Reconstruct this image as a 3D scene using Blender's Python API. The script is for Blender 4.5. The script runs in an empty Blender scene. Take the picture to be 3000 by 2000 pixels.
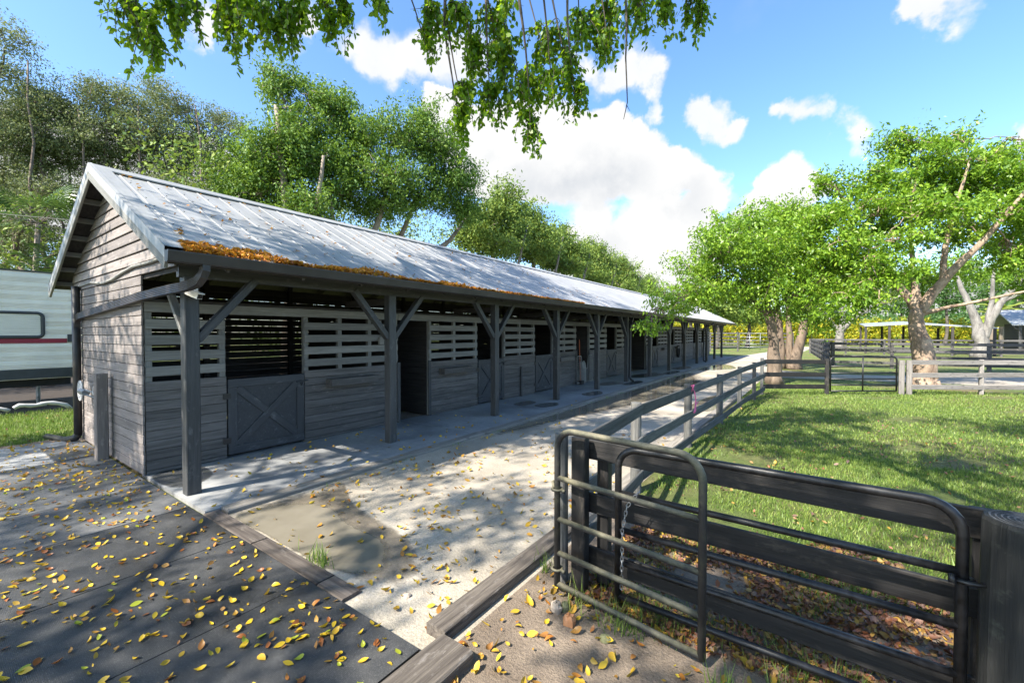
import bpy, math, random
import numpy as np
from mathutils import Vector, Matrix
R = math.radians
random.seed(7)
rng = np.random.default_rng(7)
scn = bpy.context.scene
COL = scn.collection

# ------------------------------------------------------------------ camera
F_PX, YAW, PITCH, ROLL, CAM_H = 1248.27, 0.6148, -0.0181, -0.0013, 2.1
_r = np.array([math.cos(YAW), math.sin(YAW), 0.0])
_f = np.array([-math.sin(YAW) * math.cos(PITCH), math.cos(YAW) * math.cos(PITCH), math.sin(PITCH)])
_u = np.cross(_r, _f)
cam = bpy.data.cameras.new('camera')
cam.sensor_width = 36.0
cam.lens = 36.0 * F_PX / 3000.0
cam.clip_start, cam.clip_end = 0.05, 3000.0
camo = bpy.data.objects.new('camera', cam)
COL.objects.link(camo)
camo.location = (0, 0, CAM_H)
camo.rotation_euler = (math.pi / 2 + PITCH, 0.0, YAW)
scn.camera = camo

# ------------------------------------------------------------------ light
SUN = Vector((-0.25, -0.85, 0.88)).normalized()
SUN_EL = math.asin(SUN.z)
SUN_AZ = math.atan2(SUN.x, SUN.y)
sun = bpy.data.lights.new('sun', 'SUN')
sun.energy = 4.3
sun.angle = R(0.53)
sun.color = (1.0, 0.93, 0.82)
suno = bpy.data.objects.new('sun', sun)
COL.objects.link(suno)
suno.rotation_euler = SUN.to_track_quat('Z', 'Y').to_euler()
scn.view_settings.view_transform = 'Standard'
scn.view_settings.look = 'None'
scn.view_settings.gamma = 1.0
scn.view_settings.use_curve_mapping = False
scn.view_settings.exposure = 1.75


def at(px, py, d):
    """point seen at photograph pixel (px, py) at forward depth d metres"""
    return np.array([0, 0, CAM_H]) + d * (_f + _r * (px - 1500) / F_PX - _u * (py - 1000) / F_PX)


def gp(px, py, z=0.0):
    d = _f + _r * (px - 1500) / F_PX - _u * (py - 1000) / F_PX
    return np.array([0, 0, CAM_H]) + d * ((z - CAM_H) / d[2])


def proj(P):
    P = np.atleast_2d(np.asarray(P, float)) - np.array([0, 0, CAM_H])
    d = P @ _f
    d = np.where(np.abs(d) < 1e-6, 1e-6, d)
    return 1500 + F_PX * (P @ _r) / d, 1000 - F_PX * (P @ _u) / d, d


# ------------------------------------------------------------------ world
world = bpy.data.worlds.new('World')
scn.world = world
world.use_nodes = True
wt = world.node_tree
world.cycles.sampling_method = 'NONE'
wt.nodes.clear()


def wn(t, **k):
    n = wt.nodes.new(t)
    for a, b in k.items():
        setattr(n, a, b)
    return n


def wl(a, b):
    wt.links.new(a, b)


w_out = wn('ShaderNodeOutputWorld')
w_bg = wn('ShaderNodeBackground')
w_bg.inputs['Strength'].default_value = 0.15
sky = wn('ShaderNodeTexSky', sky_type='NISHITA')
sky.sun_disc = False
sky.sun_elevation = SUN_EL
sky.sun_rotation = SUN_AZ
sky.air_density = 1.0
sky.dust_density = 0.9
sky.ozone_density = 3.2
hsv = wn('ShaderNodeHueSaturation')
hsv.inputs['Hue'].default_value = 0.503
hsv.inputs['Saturation'].default_value = 1.14
hsv.inputs['Value'].default_value = 0.80
wl(sky.outputs[0], hsv.inputs['Color'])
tc = wn('ShaderNodeTexCoord')
nz1 = wn('ShaderNodeTexNoise')
nz1.inputs['Scale'].default_value = 7.0
nz1.inputs['Detail'].default_value = 6.0
nz1.inputs['Roughness'].default_value = 0.58
wl(tc.outputs['Generated'], nz1.inputs['Vector'])
sub = wn('ShaderNodeVectorMath', operation='SUBTRACT')
wl(nz1.outputs['Color'], sub.inputs[0])
sub.inputs[1].default_value = (0.5, 0.5, 0.5)
scl = wn('ShaderNodeVectorMath', operation='SCALE')
scl.inputs['Scale'].default_value = 0.14
wl(sub.outputs[0], scl.inputs[0])
dd = wn('ShaderNodeVectorMath', operation='ADD')
wl(tc.outputs['Generated'], dd.inputs[0])
wl(scl.outputs[0], dd.inputs[1])


def blobs(lst, vec):
    acc = None
    for px, py, rad, wgt in lst:
        d = _f + _r * (px - 1500) / F_PX - _u * (py - 1000) / F_PX
        L = np.linalg.norm(d)
        c = d / L
        ang = rad * (.62 + .38 * wgt) / F_PX / L
        v = wn('ShaderNodeVectorMath', operation='DISTANCE')
        wl(vec, v.inputs[0])
        v.inputs[1].default_value = tuple(c)
        m = wn('ShaderNodeMath', operation='MULTIPLY_ADD', use_clamp=True)
        wl(v.outputs['Value'], m.inputs[0])
        m.inputs[1].default_value = -1.0 / ang
        m.inputs[2].default_value = 1.0
        if acc is None:
            acc = m.outputs[0]
        else:
            a = wn('ShaderNodeMath', operation='ADD')
            wl(acc, a.inputs[0])
            wl(m.outputs[0], a.inputs[1])
            acc = a.outputs[0]
    return acc


cumulus = [(1330, 390, 120, 1), (1460, 450, 150, 1), (1620, 420, 150, 1), (1800, 420, 125, 1), (1880, 470, 125, 1),
           (1970, 520, 120, 1), (1740, 480, 170, 1), (1560, 500, 140, 1), (1420, 500, 120, 1), (2070, 550, 80, 1),
           (1300, 330, 80, .9),
           (2290, 545, 95, 1), (2220, 600, 90, 1), (2330, 590, 90, 1), (1890, 640, 85, 1), (1910, 700, 85, .9),
           (2050, 660, 95, .9), (1740, 690, 120, .8), (2010, 760, 140, .8), (1850, 780, 130, .7), (2110, 720, 110, .8), (1660, 740, 110, .7), (1980, 690, 90, .8),
           (160, 470, 240, .8), (330, 560, 220, .8), (600, 470, 130, .8), (520, 590, 170, .7), (20, 640, 220, .7),
           (2950, 880, 220, .5), (2600, 900, 220, .5), (3080, 400, 100, .8)]
wisps = [(1080, 140, 110, .7), (1190, 170, 120, .75), (1120, 210, 100, .7), (1270, 190, 120, .7), (1370, 170, 110, .6),
         (1850, 215, 95, .75), (1790, 225, 80, .7), (1910, 240, 70, .6), (1730, 170, 60, .5), (1910, 320, 50, .5),
         (2030, 305, 50, .7), (2080, 330, 62, .85), (2130, 350, 50, .6), (2330, 340, 55, .8), (2410, 355, 66, .9),
         (2490, 380, 60, .9), (2275, 335, 45, .6), (2700, 15, 90, .8), (2790, 5, 100, .8), (2640, 30, 70, .6),
         (590, 30, 90, .7), (630, 60, 60, .6), (900, 110, 80, .6), (890, 60, 80, .6), (1280, 90, 70, .4)]
fa = blobs(cumulus, dd.outputs[0])
scl2 = wn('ShaderNodeVectorMath', operation='SCALE')
scl2.inputs['Scale'].default_value = 1.25
wl(scl.outputs[0], scl2.inputs[0])
dd2 = wn('ShaderNodeVectorMath', operation='ADD')
wl(tc.outputs['Generated'], dd2.inputs[0])
wl(scl2.outputs[0], dd2.inputs[1])
fb = blobs(wisps, dd2.outputs[0])
# faint general cloud field so the sky goes on outside the frame
sepz = wn('ShaderNodeSeparateXYZ')
wl(tc.outputs['Generated'], sepz.inputs[0])
nzg = wn('ShaderNodeTexNoise')
nzg.inputs['Scale'].default_value = 2.6
nzg.inputs['Detail'].default_value = 6.0
wl(tc.outputs['Generated'], nzg.inputs['Vector'])
mra = wn('ShaderNodeMapRange', interpolation_type='SMOOTHSTEP')
mra.inputs['From Min'].default_value = 0.17
mra.inputs['From Max'].default_value = 0.42
wl(fa, mra.inputs['Value'])
mrb = wn('ShaderNodeMapRange', interpolation_type='SMOOTHSTEP')
mrb.inputs['From Min'].default_value = 0.12
mrb.inputs['From Max'].default_value = 0.75
mrb.inputs['To Max'].default_value = 0.92
wl(fb, mrb.inputs['Value'])
mrg = wn('ShaderNodeMapRange', interpolation_type='SMOOTHSTEP')
mrg.inputs['From Min'].default_value = 0.60
mrg.inputs['From Max'].default_value = 0.78
mrg.inputs['To Max'].default_value = 0.85
wl(nzg.outputs['Fac'], mrg.inputs['Value'])
mx1 = wn('ShaderNodeMath', operation='MAXIMUM')
wl(mra.outputs[0], mx1.inputs[0])
wl(mrb.outputs[0], mx1.inputs[1])
mx2 = wn('ShaderNodeMath', operation='MAXIMUM')
wl(mx1.outputs[0], mx2.inputs[0])
# general field only behind the camera hemisphere is unconstrained: keep it weak everywhere
mg = wn('ShaderNodeMath', operation='MULTIPLY')
wl(mrg.outputs[0], mg.inputs[0])
mg.inputs[1].default_value = 0.35
wl(mg.outputs[0], mx2.inputs[1])
# cloud colour: bright tops, greyer bases
grey = [(1480, 520, 110, .9), (1560, 530, 120, .9), (1760, 515, 120, 1.1), (1860, 530, 100, .9), (1660, 530, 100, .6),
        (2010, 600, 110, .5), (1740, 760, 160, .5), (300, 620, 250, .4)]
fg = blobs(grey, dd.outputs[0])
nzc = wn('ShaderNodeTexNoise')
nzc.inputs['Scale'].default_value = 14.0
nzc.inputs['Detail'].default_value = 6.0
nzc.inputs['Roughness'].default_value = 0.6
wl(tc.outputs['Generated'], nzc.inputs['Vector'])
mgx = wn('ShaderNodeMath', operation='MULTIPLY')
wl(fg, mgx.inputs[0])
wl(nzc.outputs['Fac'], mgx.inputs[1])
mgn = wn('ShaderNodeMapRange')
mgn.inputs['From Min'].default_value = 0.40
mgn.inputs['From Max'].default_value = 0.62
mgn.inputs['To Max'].default_value = 0.16
wl(nzc.outputs['Fac'], mgn.inputs['Value'])
mga = wn('ShaderNodeMath', operation='ADD', use_clamp=True)
wl(mgx.outputs[0], mga.inputs[0])
wl(mgn.outputs[0], mga.inputs[1])
ccol = wn('ShaderNodeMix', data_type='RGBA')
ccol.inputs['A'].default_value = (2.12, 2.11, 2.09, 1)
ccol.inputs['B'].default_value = (1.45, 1.52, 1.62, 1)
wl(mga.outputs[0], ccol.inputs['Factor'])
wmix = wn('ShaderNodeMix', data_type='RGBA')
wl(mx2.outputs[0], wmix.inputs['Factor'])
wl(hsv.outputs[0], wmix.inputs['A'])
wl(ccol.outputs['Result'], wmix.inputs['B'])
wl(wmix.outputs['Result'], w_bg.inputs['Color'])
wl(w_bg.outputs[0], w_out.inputs['Surface'])

# ------------------------------------------------------------------ materials
MATS = {}


def mat(name):
    m = bpy.data.materials.new(name)
    m.use_nodes = True
    MATS[name] = m
    nt = m.node_tree
    b = nt.nodes['Principled BSDF']
    return m, nt, b


def nn(nt, t, **k):
    n = nt.nodes.new(t)
    for a, b in k.items():
        setattr(n, a, b)
    return n


def ramp(nt, stops, interp='LINEAR'):
    n = nt.nodes.new('ShaderNodeValToRGB')
    cr = n.color_ramp
    cr.interpolation = interp
    while len(cr.elements) < len(stops):
        cr.elements.new(0.5)
    for e, (p, c) in zip(cr.elements, stops):
        e.position = p
        e.color = (*c, 1) if len(c) == 3 else c
    return n


def mixc(nt, fac, a, b, mode='MIX'):
    n = nt.nodes.new('ShaderNodeMix')
    n.data_type = 'RGBA'
    n.blend_type = mode
    for s, v in (('Factor', fac), ('A', a), ('B', b)):
        if hasattr(v, 'is_output') or isinstance(v, bpy.types.NodeSocket):
            nt.links.new(v, n.inputs[s])
        elif isinstance(v, tuple):
            n.inputs[s].default_value = (*v, 1) if len(v) == 3 else v
        else:
            n.inputs[s].default_value = v
    return n.outputs['Result']


def noise(nt, vec, scale, detail=4, rough=0.55, dist=0.0):
    n = nt.nodes.new('ShaderNodeTexNoise')
    n.inputs['Scale'].default_value = scale
    n.inputs['Detail'].default_value = min(detail, 4)
    n.inputs['Roughness'].default_value = rough
    n.inputs['Distortion'].default_value = dist
    if vec is not None:
        nt.links.new(vec, n.inputs['Vector'])
    return n


def bump(nt, b, h, dist, strength=0.6):
    n = nt.nodes.new('ShaderNodeBump')
    n.inputs['Strength'].default_value = strength
    n.inputs['Distance'].default_value = dist
    nt.links.new(h, n.inputs['Height'])
    nt.links.new(n.outputs[0], b.inputs['Normal'])
    return n


def objcoord(nt, rnd=True, scale=(1, 1, 1)):
    t = nn(nt, 'ShaderNodeTexCoord')
    v = t.outputs['Object']
    if rnd:
        oi = nn(nt, 'ShaderNodeObjectInfo')
        m = nn(nt, 'ShaderNodeMath', operation='MULTIPLY')
        m.inputs[1].default_value = 53.0
        nt.links.new(oi.outputs['Random'], m.inputs[0])
        a = nn(nt, 'ShaderNodeVectorMath', operation='ADD')
        nt.links.new(v, a.inputs[0])
        nt.links.new(m.outputs[0], a.inputs[1])
        v = a.outputs[0]
    mp = nn(nt, 'ShaderNodeMapping')
    mp.inputs['Scale'].default_value = scale
    nt.links.new(v, mp.inputs['Vector'])
    return mp.outputs[0]


def worldcoord(nt, scale=(1, 1, 1)):
    t = nn(nt, 'ShaderNodeNewGeometry')
    mp = nn(nt, 'ShaderNodeMapping')
    mp.inputs['Scale'].default_value = scale
    nt.links.new(t.outputs['Position'], mp.inputs['Vector'])
    return mp.outputs[0]


def wood(name, dark, light, rough=0.7, grain=1.0, wear=None, vary=0.35, bumpd=0.004, vert=False):
    m, nt, b = mat(name)
    v = objcoord(nt, True, (9, 9, .7) if vert else (0.9, 16, 16))
    n1 = noise(nt, v, 1.6, 6, 0.6, 0.4)
    v2 = objcoord(nt, True, (45, 45, 2.5) if vert else (3.0, 60, 60))
    n2 = noise(nt, v2, 2.0, 4, 0.6)
    r = ramp(nt, [(0.3, dark), (0.7, light)])
    nt.links.new(n1.outputs['Fac'], r.inputs[0])
    col = mixc(nt, 0.45 * grain, r.outputs[0], n2.outputs['Fac'], 'OVERLAY')
    oi = nn(nt, 'ShaderNodeObjectInfo')
    mr = nn(nt, 'ShaderNodeMapRange')
    mr.inputs['To Min'].default_value = 1 - vary
    mr.inputs['To Max'].default_value = 1 + vary
    nt.links.new(oi.outputs['Random'], mr.inputs['Value'])
    sc = nn(nt, 'ShaderNodeVectorMath', operation='SCALE')
    nt.links.new(col, sc.inputs[0])
    nt.links.new(mr.outputs[0], sc.inputs['Scale'])
    out = sc.outputs[0]
    if wear:
        v3 = objcoord(nt, True, (2.2, 5, 5))
        n3 = noise(nt, v3, 2.2, 7, 0.68)
        rr = ramp(nt, [(0.58, (0, 0, 0)), (0.72, (1, 1, 1))])
        nt.links.new(n3.outputs['Fac'], rr.inputs[0])
        out = mixc(nt, rr.outputs[0], out, wear)
    nt.links.new(out, b.inputs['Base Color'])
    b.inputs['Roughness'].default_value = rough
    b.inputs['Specular IOR Level'].default_value = 0.35
    bump(nt, b, n2.outputs['Fac'], bumpd)
    return m


def simple(name, col, rough=0.6, metal=0.0, var=0.15, scale=6.0, bumpd=0.0, spec=0.4, coat=0.0):
    m, nt, b = mat(name)
    v = objcoord(nt, True)
    n = noise(nt, v, scale, 5, 0.6)
    c0 = tuple(max(0, x * (1 - var * 1.6)) for x in col)
    c1 = tuple(min(1, x * (1 + var * 1.6)) for x in col)
    r = ramp(nt, [(0.3, c0), (0.7, c1)])
    nt.links.new(n.outputs['Fac'], r.inputs[0])
    nt.links.new(r.outputs[0], b.inputs['Base Color'])
    b.inputs['Roughness'].default_value = rough
    b.inputs['Metallic'].default_value = metal
    b.inputs['Specular IOR Level'].default_value = spec
    b.inputs['Coat Weight'].default_value = coat
    if bumpd:
        bump(nt, b, n.outputs['Fac'], bumpd)
    return m


def leafmat(name, cols, trans, transcol, rough=0.45, clump=0.25, huescale=0.35):
    """foliage: colour varies leaf by leaf and clump by clump, light passes through"""
    m, nt, b = mat(name)
    g = nn(nt, 'ShaderNodeNewGeometry')
    r = ramp(nt, [(i / (len(cols) - 1), c) for i, c in enumerate(cols)])
    n = noise(nt, worldcoord(nt), huescale * 2.2, 1)
    mm = nn(nt, 'ShaderNodeMath', operation='MULTIPLY_ADD', use_clamp=True)
    nt.links.new(n.outputs['Fac'], mm.inputs[0])
    mm.inputs[1].default_value = clump * 4
    mm.inputs[2].default_value = -clump * 2
    ad = nn(nt, 'ShaderNodeMath', operation='ADD', use_clamp=True)
    sb = nn(nt, 'ShaderNodeMath', operation='MULTIPLY')
    sb.inputs[1].default_value = 0.75
    nt.links.new(g.outputs['Random Per Island'], sb.inputs[0])
    nt.links.new(sb.outputs[0], ad.inputs[0])
    nt.links.new(mm.outputs[0], ad.inputs[1])
    nt.links.new(ad.outputs[0], r.inputs[0])
    nt.links.new(r.outputs[0], b.inputs['Base Color'])
    b.inputs['Roughness'].default_value = rough
    b.inputs['Specular IOR Level'].default_value = 0.35
    t = nn(nt, 'ShaderNodeBsdfTranslucent')
    tcm = mixc(nt, 0.75, r.outputs[0], transcol)
    nt.links.new(tcm, t.inputs['Color'])
    mx = nn(nt, 'ShaderNodeMixShader')
    mx.inputs[0].default_value = trans
    nt.links.new(b.outputs[0], mx.inputs[1])
    nt.links.new(t.outputs[0], mx.inputs[2])
    nt.links.new(mx.outputs[0], nt.nodes['Material Output'].inputs['Surface'])
    return m


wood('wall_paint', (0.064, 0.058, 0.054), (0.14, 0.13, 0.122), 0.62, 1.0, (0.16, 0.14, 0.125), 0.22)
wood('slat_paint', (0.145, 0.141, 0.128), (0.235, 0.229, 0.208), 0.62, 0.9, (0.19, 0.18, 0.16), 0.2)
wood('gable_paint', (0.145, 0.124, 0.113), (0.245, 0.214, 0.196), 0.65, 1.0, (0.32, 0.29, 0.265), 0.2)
wood('door_paint', (0.030, 0.033, 0.038), (0.052, 0.056, 0.062), 0.5, 0.7, (0.11, 0.115, 0.12), 0.1)
wood('post_paint', (0.034, 0.035, 0.036), (0.066, 0.067, 0.067), 0.5, 0.7, (0.105, 0.105, 0.10), 0.12)
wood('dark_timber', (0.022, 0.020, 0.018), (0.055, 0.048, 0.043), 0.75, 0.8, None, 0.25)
wood('fence_wood', (0.032, 0.034, 0.035), (0.112, 0.114, 0.108), 0.8, 1.2, (0.03, 0.03, 0.032), 0.25, 0.006)
wood('fence_pale', (0.13, 0.12, 0.11), (0.27, 0.25, 0.23), 0.82, 1.2, (0.06, 0.055, 0.055), 0.2, 0.006)
wood('fence_far', (0.040, 0.040, 0.042), (0.105, 0.10, 0.095), 0.8, 1.1, (0.22, 0.20, 0.185), 0.3, 0.005)
wood('fence_black', (0.009, 0.009, 0.009), (0.024, 0.022, 0.021), 0.6, 1.0, (0.06, 0.05, 0.04), 0.25, 0.004)
wood('sleeper_dark', (0.05, 0.04, 0.034), (0.13, 0.11, 0.095), 0.9, 1.2, (0.16, 0.14, 0.12), 0.2, 0.008)
wood('sleeper_pale', (0.15, 0.135, 0.115), (0.31, 0.285, 0.25), 0.9, 1.3, (0.12, 0.11, 0.10), 0.15, 0.008)
wood('sleeper', (0.055, 0.045, 0.038), (0.17, 0.145, 0.12), 0.9, 1.3, (0.20, 0.18, 0.16), 0.2, 0.01)
wood('fence_wood_round', (0.060, 0.062, 0.06), (0.15, 0.145, 0.135), 0.8, 1.0, (0.05, 0.055, 0.04), 0.15, 0.005, True)
wood('fence_black_round', (0.009, 0.010, 0.010), (0.028, 0.028, 0.026), 0.7, 1.0, (0.045, 0.048, 0.04), 0.1, 0.006, True)
simple('post_end', (0.07, 0.072, 0.074), 0.8, 0, 0.5, 20, 0.004)
simple('gutter_black', (0.042, 0.036, 0.034), 0.42, 0, 0.2, 3)
simple('pipe_black', (0.028, 0.027, 0.027), 0.4, 0, 0.25, 4)
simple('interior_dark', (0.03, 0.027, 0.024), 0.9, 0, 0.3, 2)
simple('black_iron', (0.011, 0.011, 0.012), 0.4, 0.0, 0.55, 22, 0.0015, 0.5)
simple('grey_metal', (0.30, 0.31, 0.32), 0.45, 0.8, 0.3, 9)
simple('white_plastic', (0.70, 0.69, 0.66), 0.4, 0, 0.06, 5)
simple('lamp_cover', (0.62, 0.62, 0.55), 0.35, 0, 0.1, 5)
simple('glass_black', (0.01, 0.011, 0.013), 0.12, 0, 0.2, 5)
simple('rv_white', (0.90, 0.845, 0.78), 0.6, 0, 0.05, 1.5)
simple('rv_red', (0.30, 0.035, 0.06), 0.4, 0, 0.08, 3)
simple('rv_grey', (0.055, 0.06, 0.066), 0.5, 0, 0.15, 3)
simple('blind', (0.42, 0.43, 0.42), 0.5, 0, 0.08, 3)
simple('rubber', (0.02, 0.02, 0.02), 0.7, 0, 0.2, 6)
simple('hose_white', (0.48, 0.47, 0.46), 0.5, 0, 0.1, 6)
simple('rope_pink', (0.62, 0.12, 0.27), 0.7, 0, 0.1, 20)
simple('copper', (0.35, 0.16, 0.07), 0.6, 0, 0.2, 10)
simple('stone', (0.30, 0.25, 0.20), 0.9, 0, 0.35, 9, 0.01)
simple('stone_mossy', (0.16, 0.16, 0.08), 0.95, 0, 0.4, 9, 0.01)
simple('far_roof', (0.27, 0.285, 0.30), 0.45, 0.2, 0.08, 2)
simple('shed_grey', (0.22, 0.21, 0.19), 0.7, 0, 0.2, 2)
simple('orange_paint', (0.5, 0.12, 0.03), 0.6, 0, 0.2, 2)


def mossy_iron():
    m, nt, b = mat('mossy_iron')
    v = worldcoord(nt)
    n = noise(nt, v, 5, 6, 0.65)
    n2 = noise(nt, v, 60, 4, 0.6)
    g = nn(nt, 'ShaderNodeNewGeometry')
    s = nn(nt, 'ShaderNodeSeparateXYZ')
    nt.links.new(g.outputs['Normal'], s.inputs[0])
    m1 = nn(nt, 'ShaderNodeMath', operation='MULTIPLY_ADD')
    nt.links.new(s.outputs['Z'], m1.inputs[0])
    m1.inputs[1].default_value = 0.28
    m1.inputs[2].default_value = 0.02
    m2 = nn(nt, 'ShaderNodeMath', operation='ADD', use_clamp=True)
    nt.links.new(n.outputs['Fac'], m2.inputs[0])
    nt.links.new(m1.outputs[0], m2.inputs[1])
    r = ramp(nt, [(0.45, (0.022, 0.021, 0.020)), (0.62, (0.07, 0.068, 0.042)), (0.80, (0.15, 0.135, 0.09))])
    nt.links.new(m2.outputs[0], r.inputs[0])
    c = mixc(nt, 0.5, r.outputs[0], n2.outputs['Fac'], 'OVERLAY')
    nt.links.new(c, b.inputs['Base Color'])
    b.inputs['Roughness'].default_value = 0.65
    bump(nt, b, n2.outputs['Fac'], 0.002)


mossy_iron()


def roof_metal():
    m, nt, b = mat('roof_metal')
    v = worldcoord(nt)
    n = noise(nt, v, 0.9, 5, 0.6)
    v2 = worldcoord(nt, (1.2, 12, 1.2))
    n2 = noise(nt, v2, 1.4, 5, 0.65)
    r = ramp(nt, [(0.25, (0.225, 0.23, 0.236)), (0.75, (0.325, 0.328, 0.332))])
    nt.links.new(n.outputs['Fac'], r.inputs[0])
    c = mixc(nt, 0.25, r.outputs[0], n2.outputs['Fac'], 'OVERLAY')
    oi = nn(nt, 'ShaderNodeObjectInfo')
    mr = nn(nt, 'ShaderNodeMapRange')
    mr.inputs['To Min'].default_value = 0.93
    mr.inputs['To Max'].default_value = 1.07
    nt.links.new(oi.outputs['Random'], mr.inputs['Value'])
    sc = nn(nt, 'ShaderNodeVectorMath', operation='SCALE')
    nt.links.new(c, sc.inputs[0])
    nt.links.new(mr.outputs[0], sc.inputs['Scale'])
    nt.links.new(sc.outputs[0], b.inputs['Base Color'])
    b.inputs['Roughness'].default_value = 0.5
    b.inputs['Metallic'].default_value = 0.0
    bump(nt, b, n2.outputs['Fac'], 0.003, 0.4)


roof_metal()


def ground_mats():
    # concrete walkway, worn and stained
    m, nt, b = mat('concrete')
    v = worldcoord(nt)
    n1 = noise(nt, v, 0.8, 6, 0.62)
    n2 = noise(nt, v, 9, 5, 0.6)
    n3 = noise(nt, v, 120, 2, 0.5)
    r = ramp(nt, [(0.28, (0.13, 0.135, 0.14)), (0.5, (0.24, 0.245, 0.245)), (0.75, (0.34, 0.335, 0.32))])
    nt.links.new(n1.outputs['Fac'], r.inputs[0])
    c = mixc(nt, 0.3, r.outputs[0], n2.outputs['Fac'], 'OVERLAY')
    c = mixc(nt, 0.15, c, n3.outputs['Fac'], 'OVERLAY')
    nt.links.new(c, b.inputs['Base Color'])
    rr = ramp(nt, [(0.3, (0.35, 0.35, 0.35)), (0.5, (0.75, 0.75, 0.75))])
    nt.links.new(n1.outputs['Fac'], rr.inputs[0])
    nt.links.new(rr.outputs[0], b.inputs['Roughness'])
    bump(nt, b, n3.outputs['Fac'], 0.002, 0.5)
    # crushed shell-sand path
    m, nt, b = mat('sand')
    v = worldcoord(nt)
    n1 = noise(nt, v, 0.7, 6, 0.62)
    n2 = noise(nt, v, 38, 5, 0.7)
    n3 = noise(nt, v, 210, 3, 0.7)
    r = ramp(nt, [(0.3, (0.225, 0.195, 0.152)), (0.5, (0.335, 0.297, 0.24)), (0.72, (0.44, 0.397, 0.335))])
    nt.links.new(n1.outputs['Fac'], r.inputs[0])
    c = mixc(nt, 0.55, r.outputs[0], n2.outputs['Fac'], 'OVERLAY')
    c = mixc(nt, 0.55, c, n3.outputs['Fac'], 'OVERLAY')
    nt.links.new(c, b.inputs['Base Color'])
    b.inputs['Roughness'].default_value = 0.9
    bump(nt, b, n2.outputs['Fac'], 0.02, 0.7)
    # bare soil
    m, nt, b = mat('soil')
    v = worldcoord(nt)
    n1 = noise(nt, v, 1.3, 6, 0.65)
    n2 = noise(nt, v, 45, 6, 0.75)
    r = ramp(nt, [(0.3, (0.115, 0.086, 0.062)), (0.7, (0.26, 0.205, 0.152))])
    nt.links.new(n1.outputs['Fac'], r.inputs[0])
    c = mixc(nt, 0.7, r.outputs[0], n2.outputs['Fac'], 'OVERLAY')
    nt.links.new(c, b.inputs['Base Color'])
    b.inputs['Roughness'].default_value = 0.95
    bump(nt, b, n2.outputs['Fac'], 0.03, 0.8)
    # lawn
    m, nt, b = mat('lawn')
    v = worldcoord(nt)
    n1 = noise(nt, v, 0.33, 6, 0.62)
    n2 = noise(nt, v, 14, 5, 0.7)
    n3 = noise(nt, v, 95, 3, 0.7)
    r = ramp(nt, [(0.28, (0.22, 0.17, 0.10)), (0.42, (0.16, 0.165, 0.06)), (0.55, (0.12, 0.165, 0.042)), (0.8, (0.19, 0.23, 0.065))])
    nt.links.new(n1.outputs['Fac'], r.inputs[0])
    c = mixc(nt, 0.6, r.outputs[0], n2.outputs['Fac'], 'OVERLAY')
    c = mixc(nt, 0.5, c, n3.outputs['Fac'], 'OVERLAY')
    nt.links.new(c, b.inputs['Base Color'])
    b.inputs['Roughness'].default_value = 0.8
    b.inputs['Specular IOR Level'].default_value = 0.2
    bump(nt, b, n3.outputs['Fac'], 0.05, 0.9)
    # mulch
    m, nt, b = mat('mulch')
    v = worldcoord(nt)
    n2 = noise(nt, v, 22, 6, 0.8)
    r = ramp(nt, [(0.3, (0.012, 0.009, 0.007)), (0.7, (0.06, 0.043, 0.031))])
    nt.links.new(n2.outputs['Fac'], r.inputs[0])
    nt.links.new(r.outputs[0], b.inputs['Base Color'])
    b.inputs['Roughness'].default_value = 0.95
    bump(nt, b, n2.outputs['Fac'], 0.05, 0.9)
    # rubber mat with fine ribs, dusty; paler copy has dust and sunlight painted in
    for mname, kd in (('rubber_mat', 1.0), ('rubber_mat_dusty_sunlit', 2.6)):
      m, nt, b = mat(mname)
      v = worldcoord(nt)
      wa = nn(nt, 'ShaderNodeTexWave', wave_type='BANDS', bands_direction='X')
      wa.inputs['Scale'].default_value = 38.0
      nt.links.new(v, wa.inputs['Vector'])
      wb = nn(nt, 'ShaderNodeTexWave', wave_type='BANDS', bands_direction='Y')
      wb.inputs['Scale'].default_value = 38.0
      nt.links.new(v, wb.inputs['Vector'])
      mm = nn(nt, 'ShaderNodeMath', operation='MULTIPLY')
      nt.links.new(wa.outputs['Fac'], mm.inputs[0])
      nt.links.new(wb.outputs['Fac'], mm.inputs[1])
      n1 = noise(nt, v, 1.1, 6, 0.66)
      n2 = noise(nt, v, 34, 5, 0.7)
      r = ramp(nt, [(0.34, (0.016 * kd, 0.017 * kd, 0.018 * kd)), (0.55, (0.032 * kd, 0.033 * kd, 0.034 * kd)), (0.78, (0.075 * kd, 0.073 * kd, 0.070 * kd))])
      nt.links.new(n1.outputs['Fac'], r.inputs[0])
      c = mixc(nt, 0.6, r.outputs[0], n2.outputs['Fac'], 'OVERLAY')
      rs = ramp(nt, [(0.62, (0, 0, 0)), (0.75, (0.5, 0.5, 0.5))])
      n4 = noise(nt, v, 7, 6, 0.75)
      nt.links.new(n4.outputs['Fac'], rs.inputs[0])
      c = mixc(nt, rs.outputs[0], c, (0.11, 0.11, 0.105))
      n5 = noise(nt, v, 130, 3, 0.7)
      rd = ramp(nt, [(0.54, (0, 0, 0)), (0.70, (0.75, 0.75, 0.75))])
      nt.links.new(n5.outputs['Fac'], rd.inputs[0])
      c = mixc(nt, rd.outputs[0], c, (0.16, 0.158, 0.15))
      c2 = mixc(nt, 0.12, c, mm.outputs[0], 'OVERLAY')
      nt.links.new(c2, b.inputs['Base Color'])
      b.inputs['Roughness'].default_value = 0.5
      rr = ramp(nt, [(0.35, (0.32, 0.32, 0.32)), (0.6, (0.7, 0.7, 0.7))])
      nt.links.new(n1.outputs['Fac'], rr.inputs[0])
      nt.links.new(rr.outputs[0], b.inputs['Roughness'])
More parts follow.
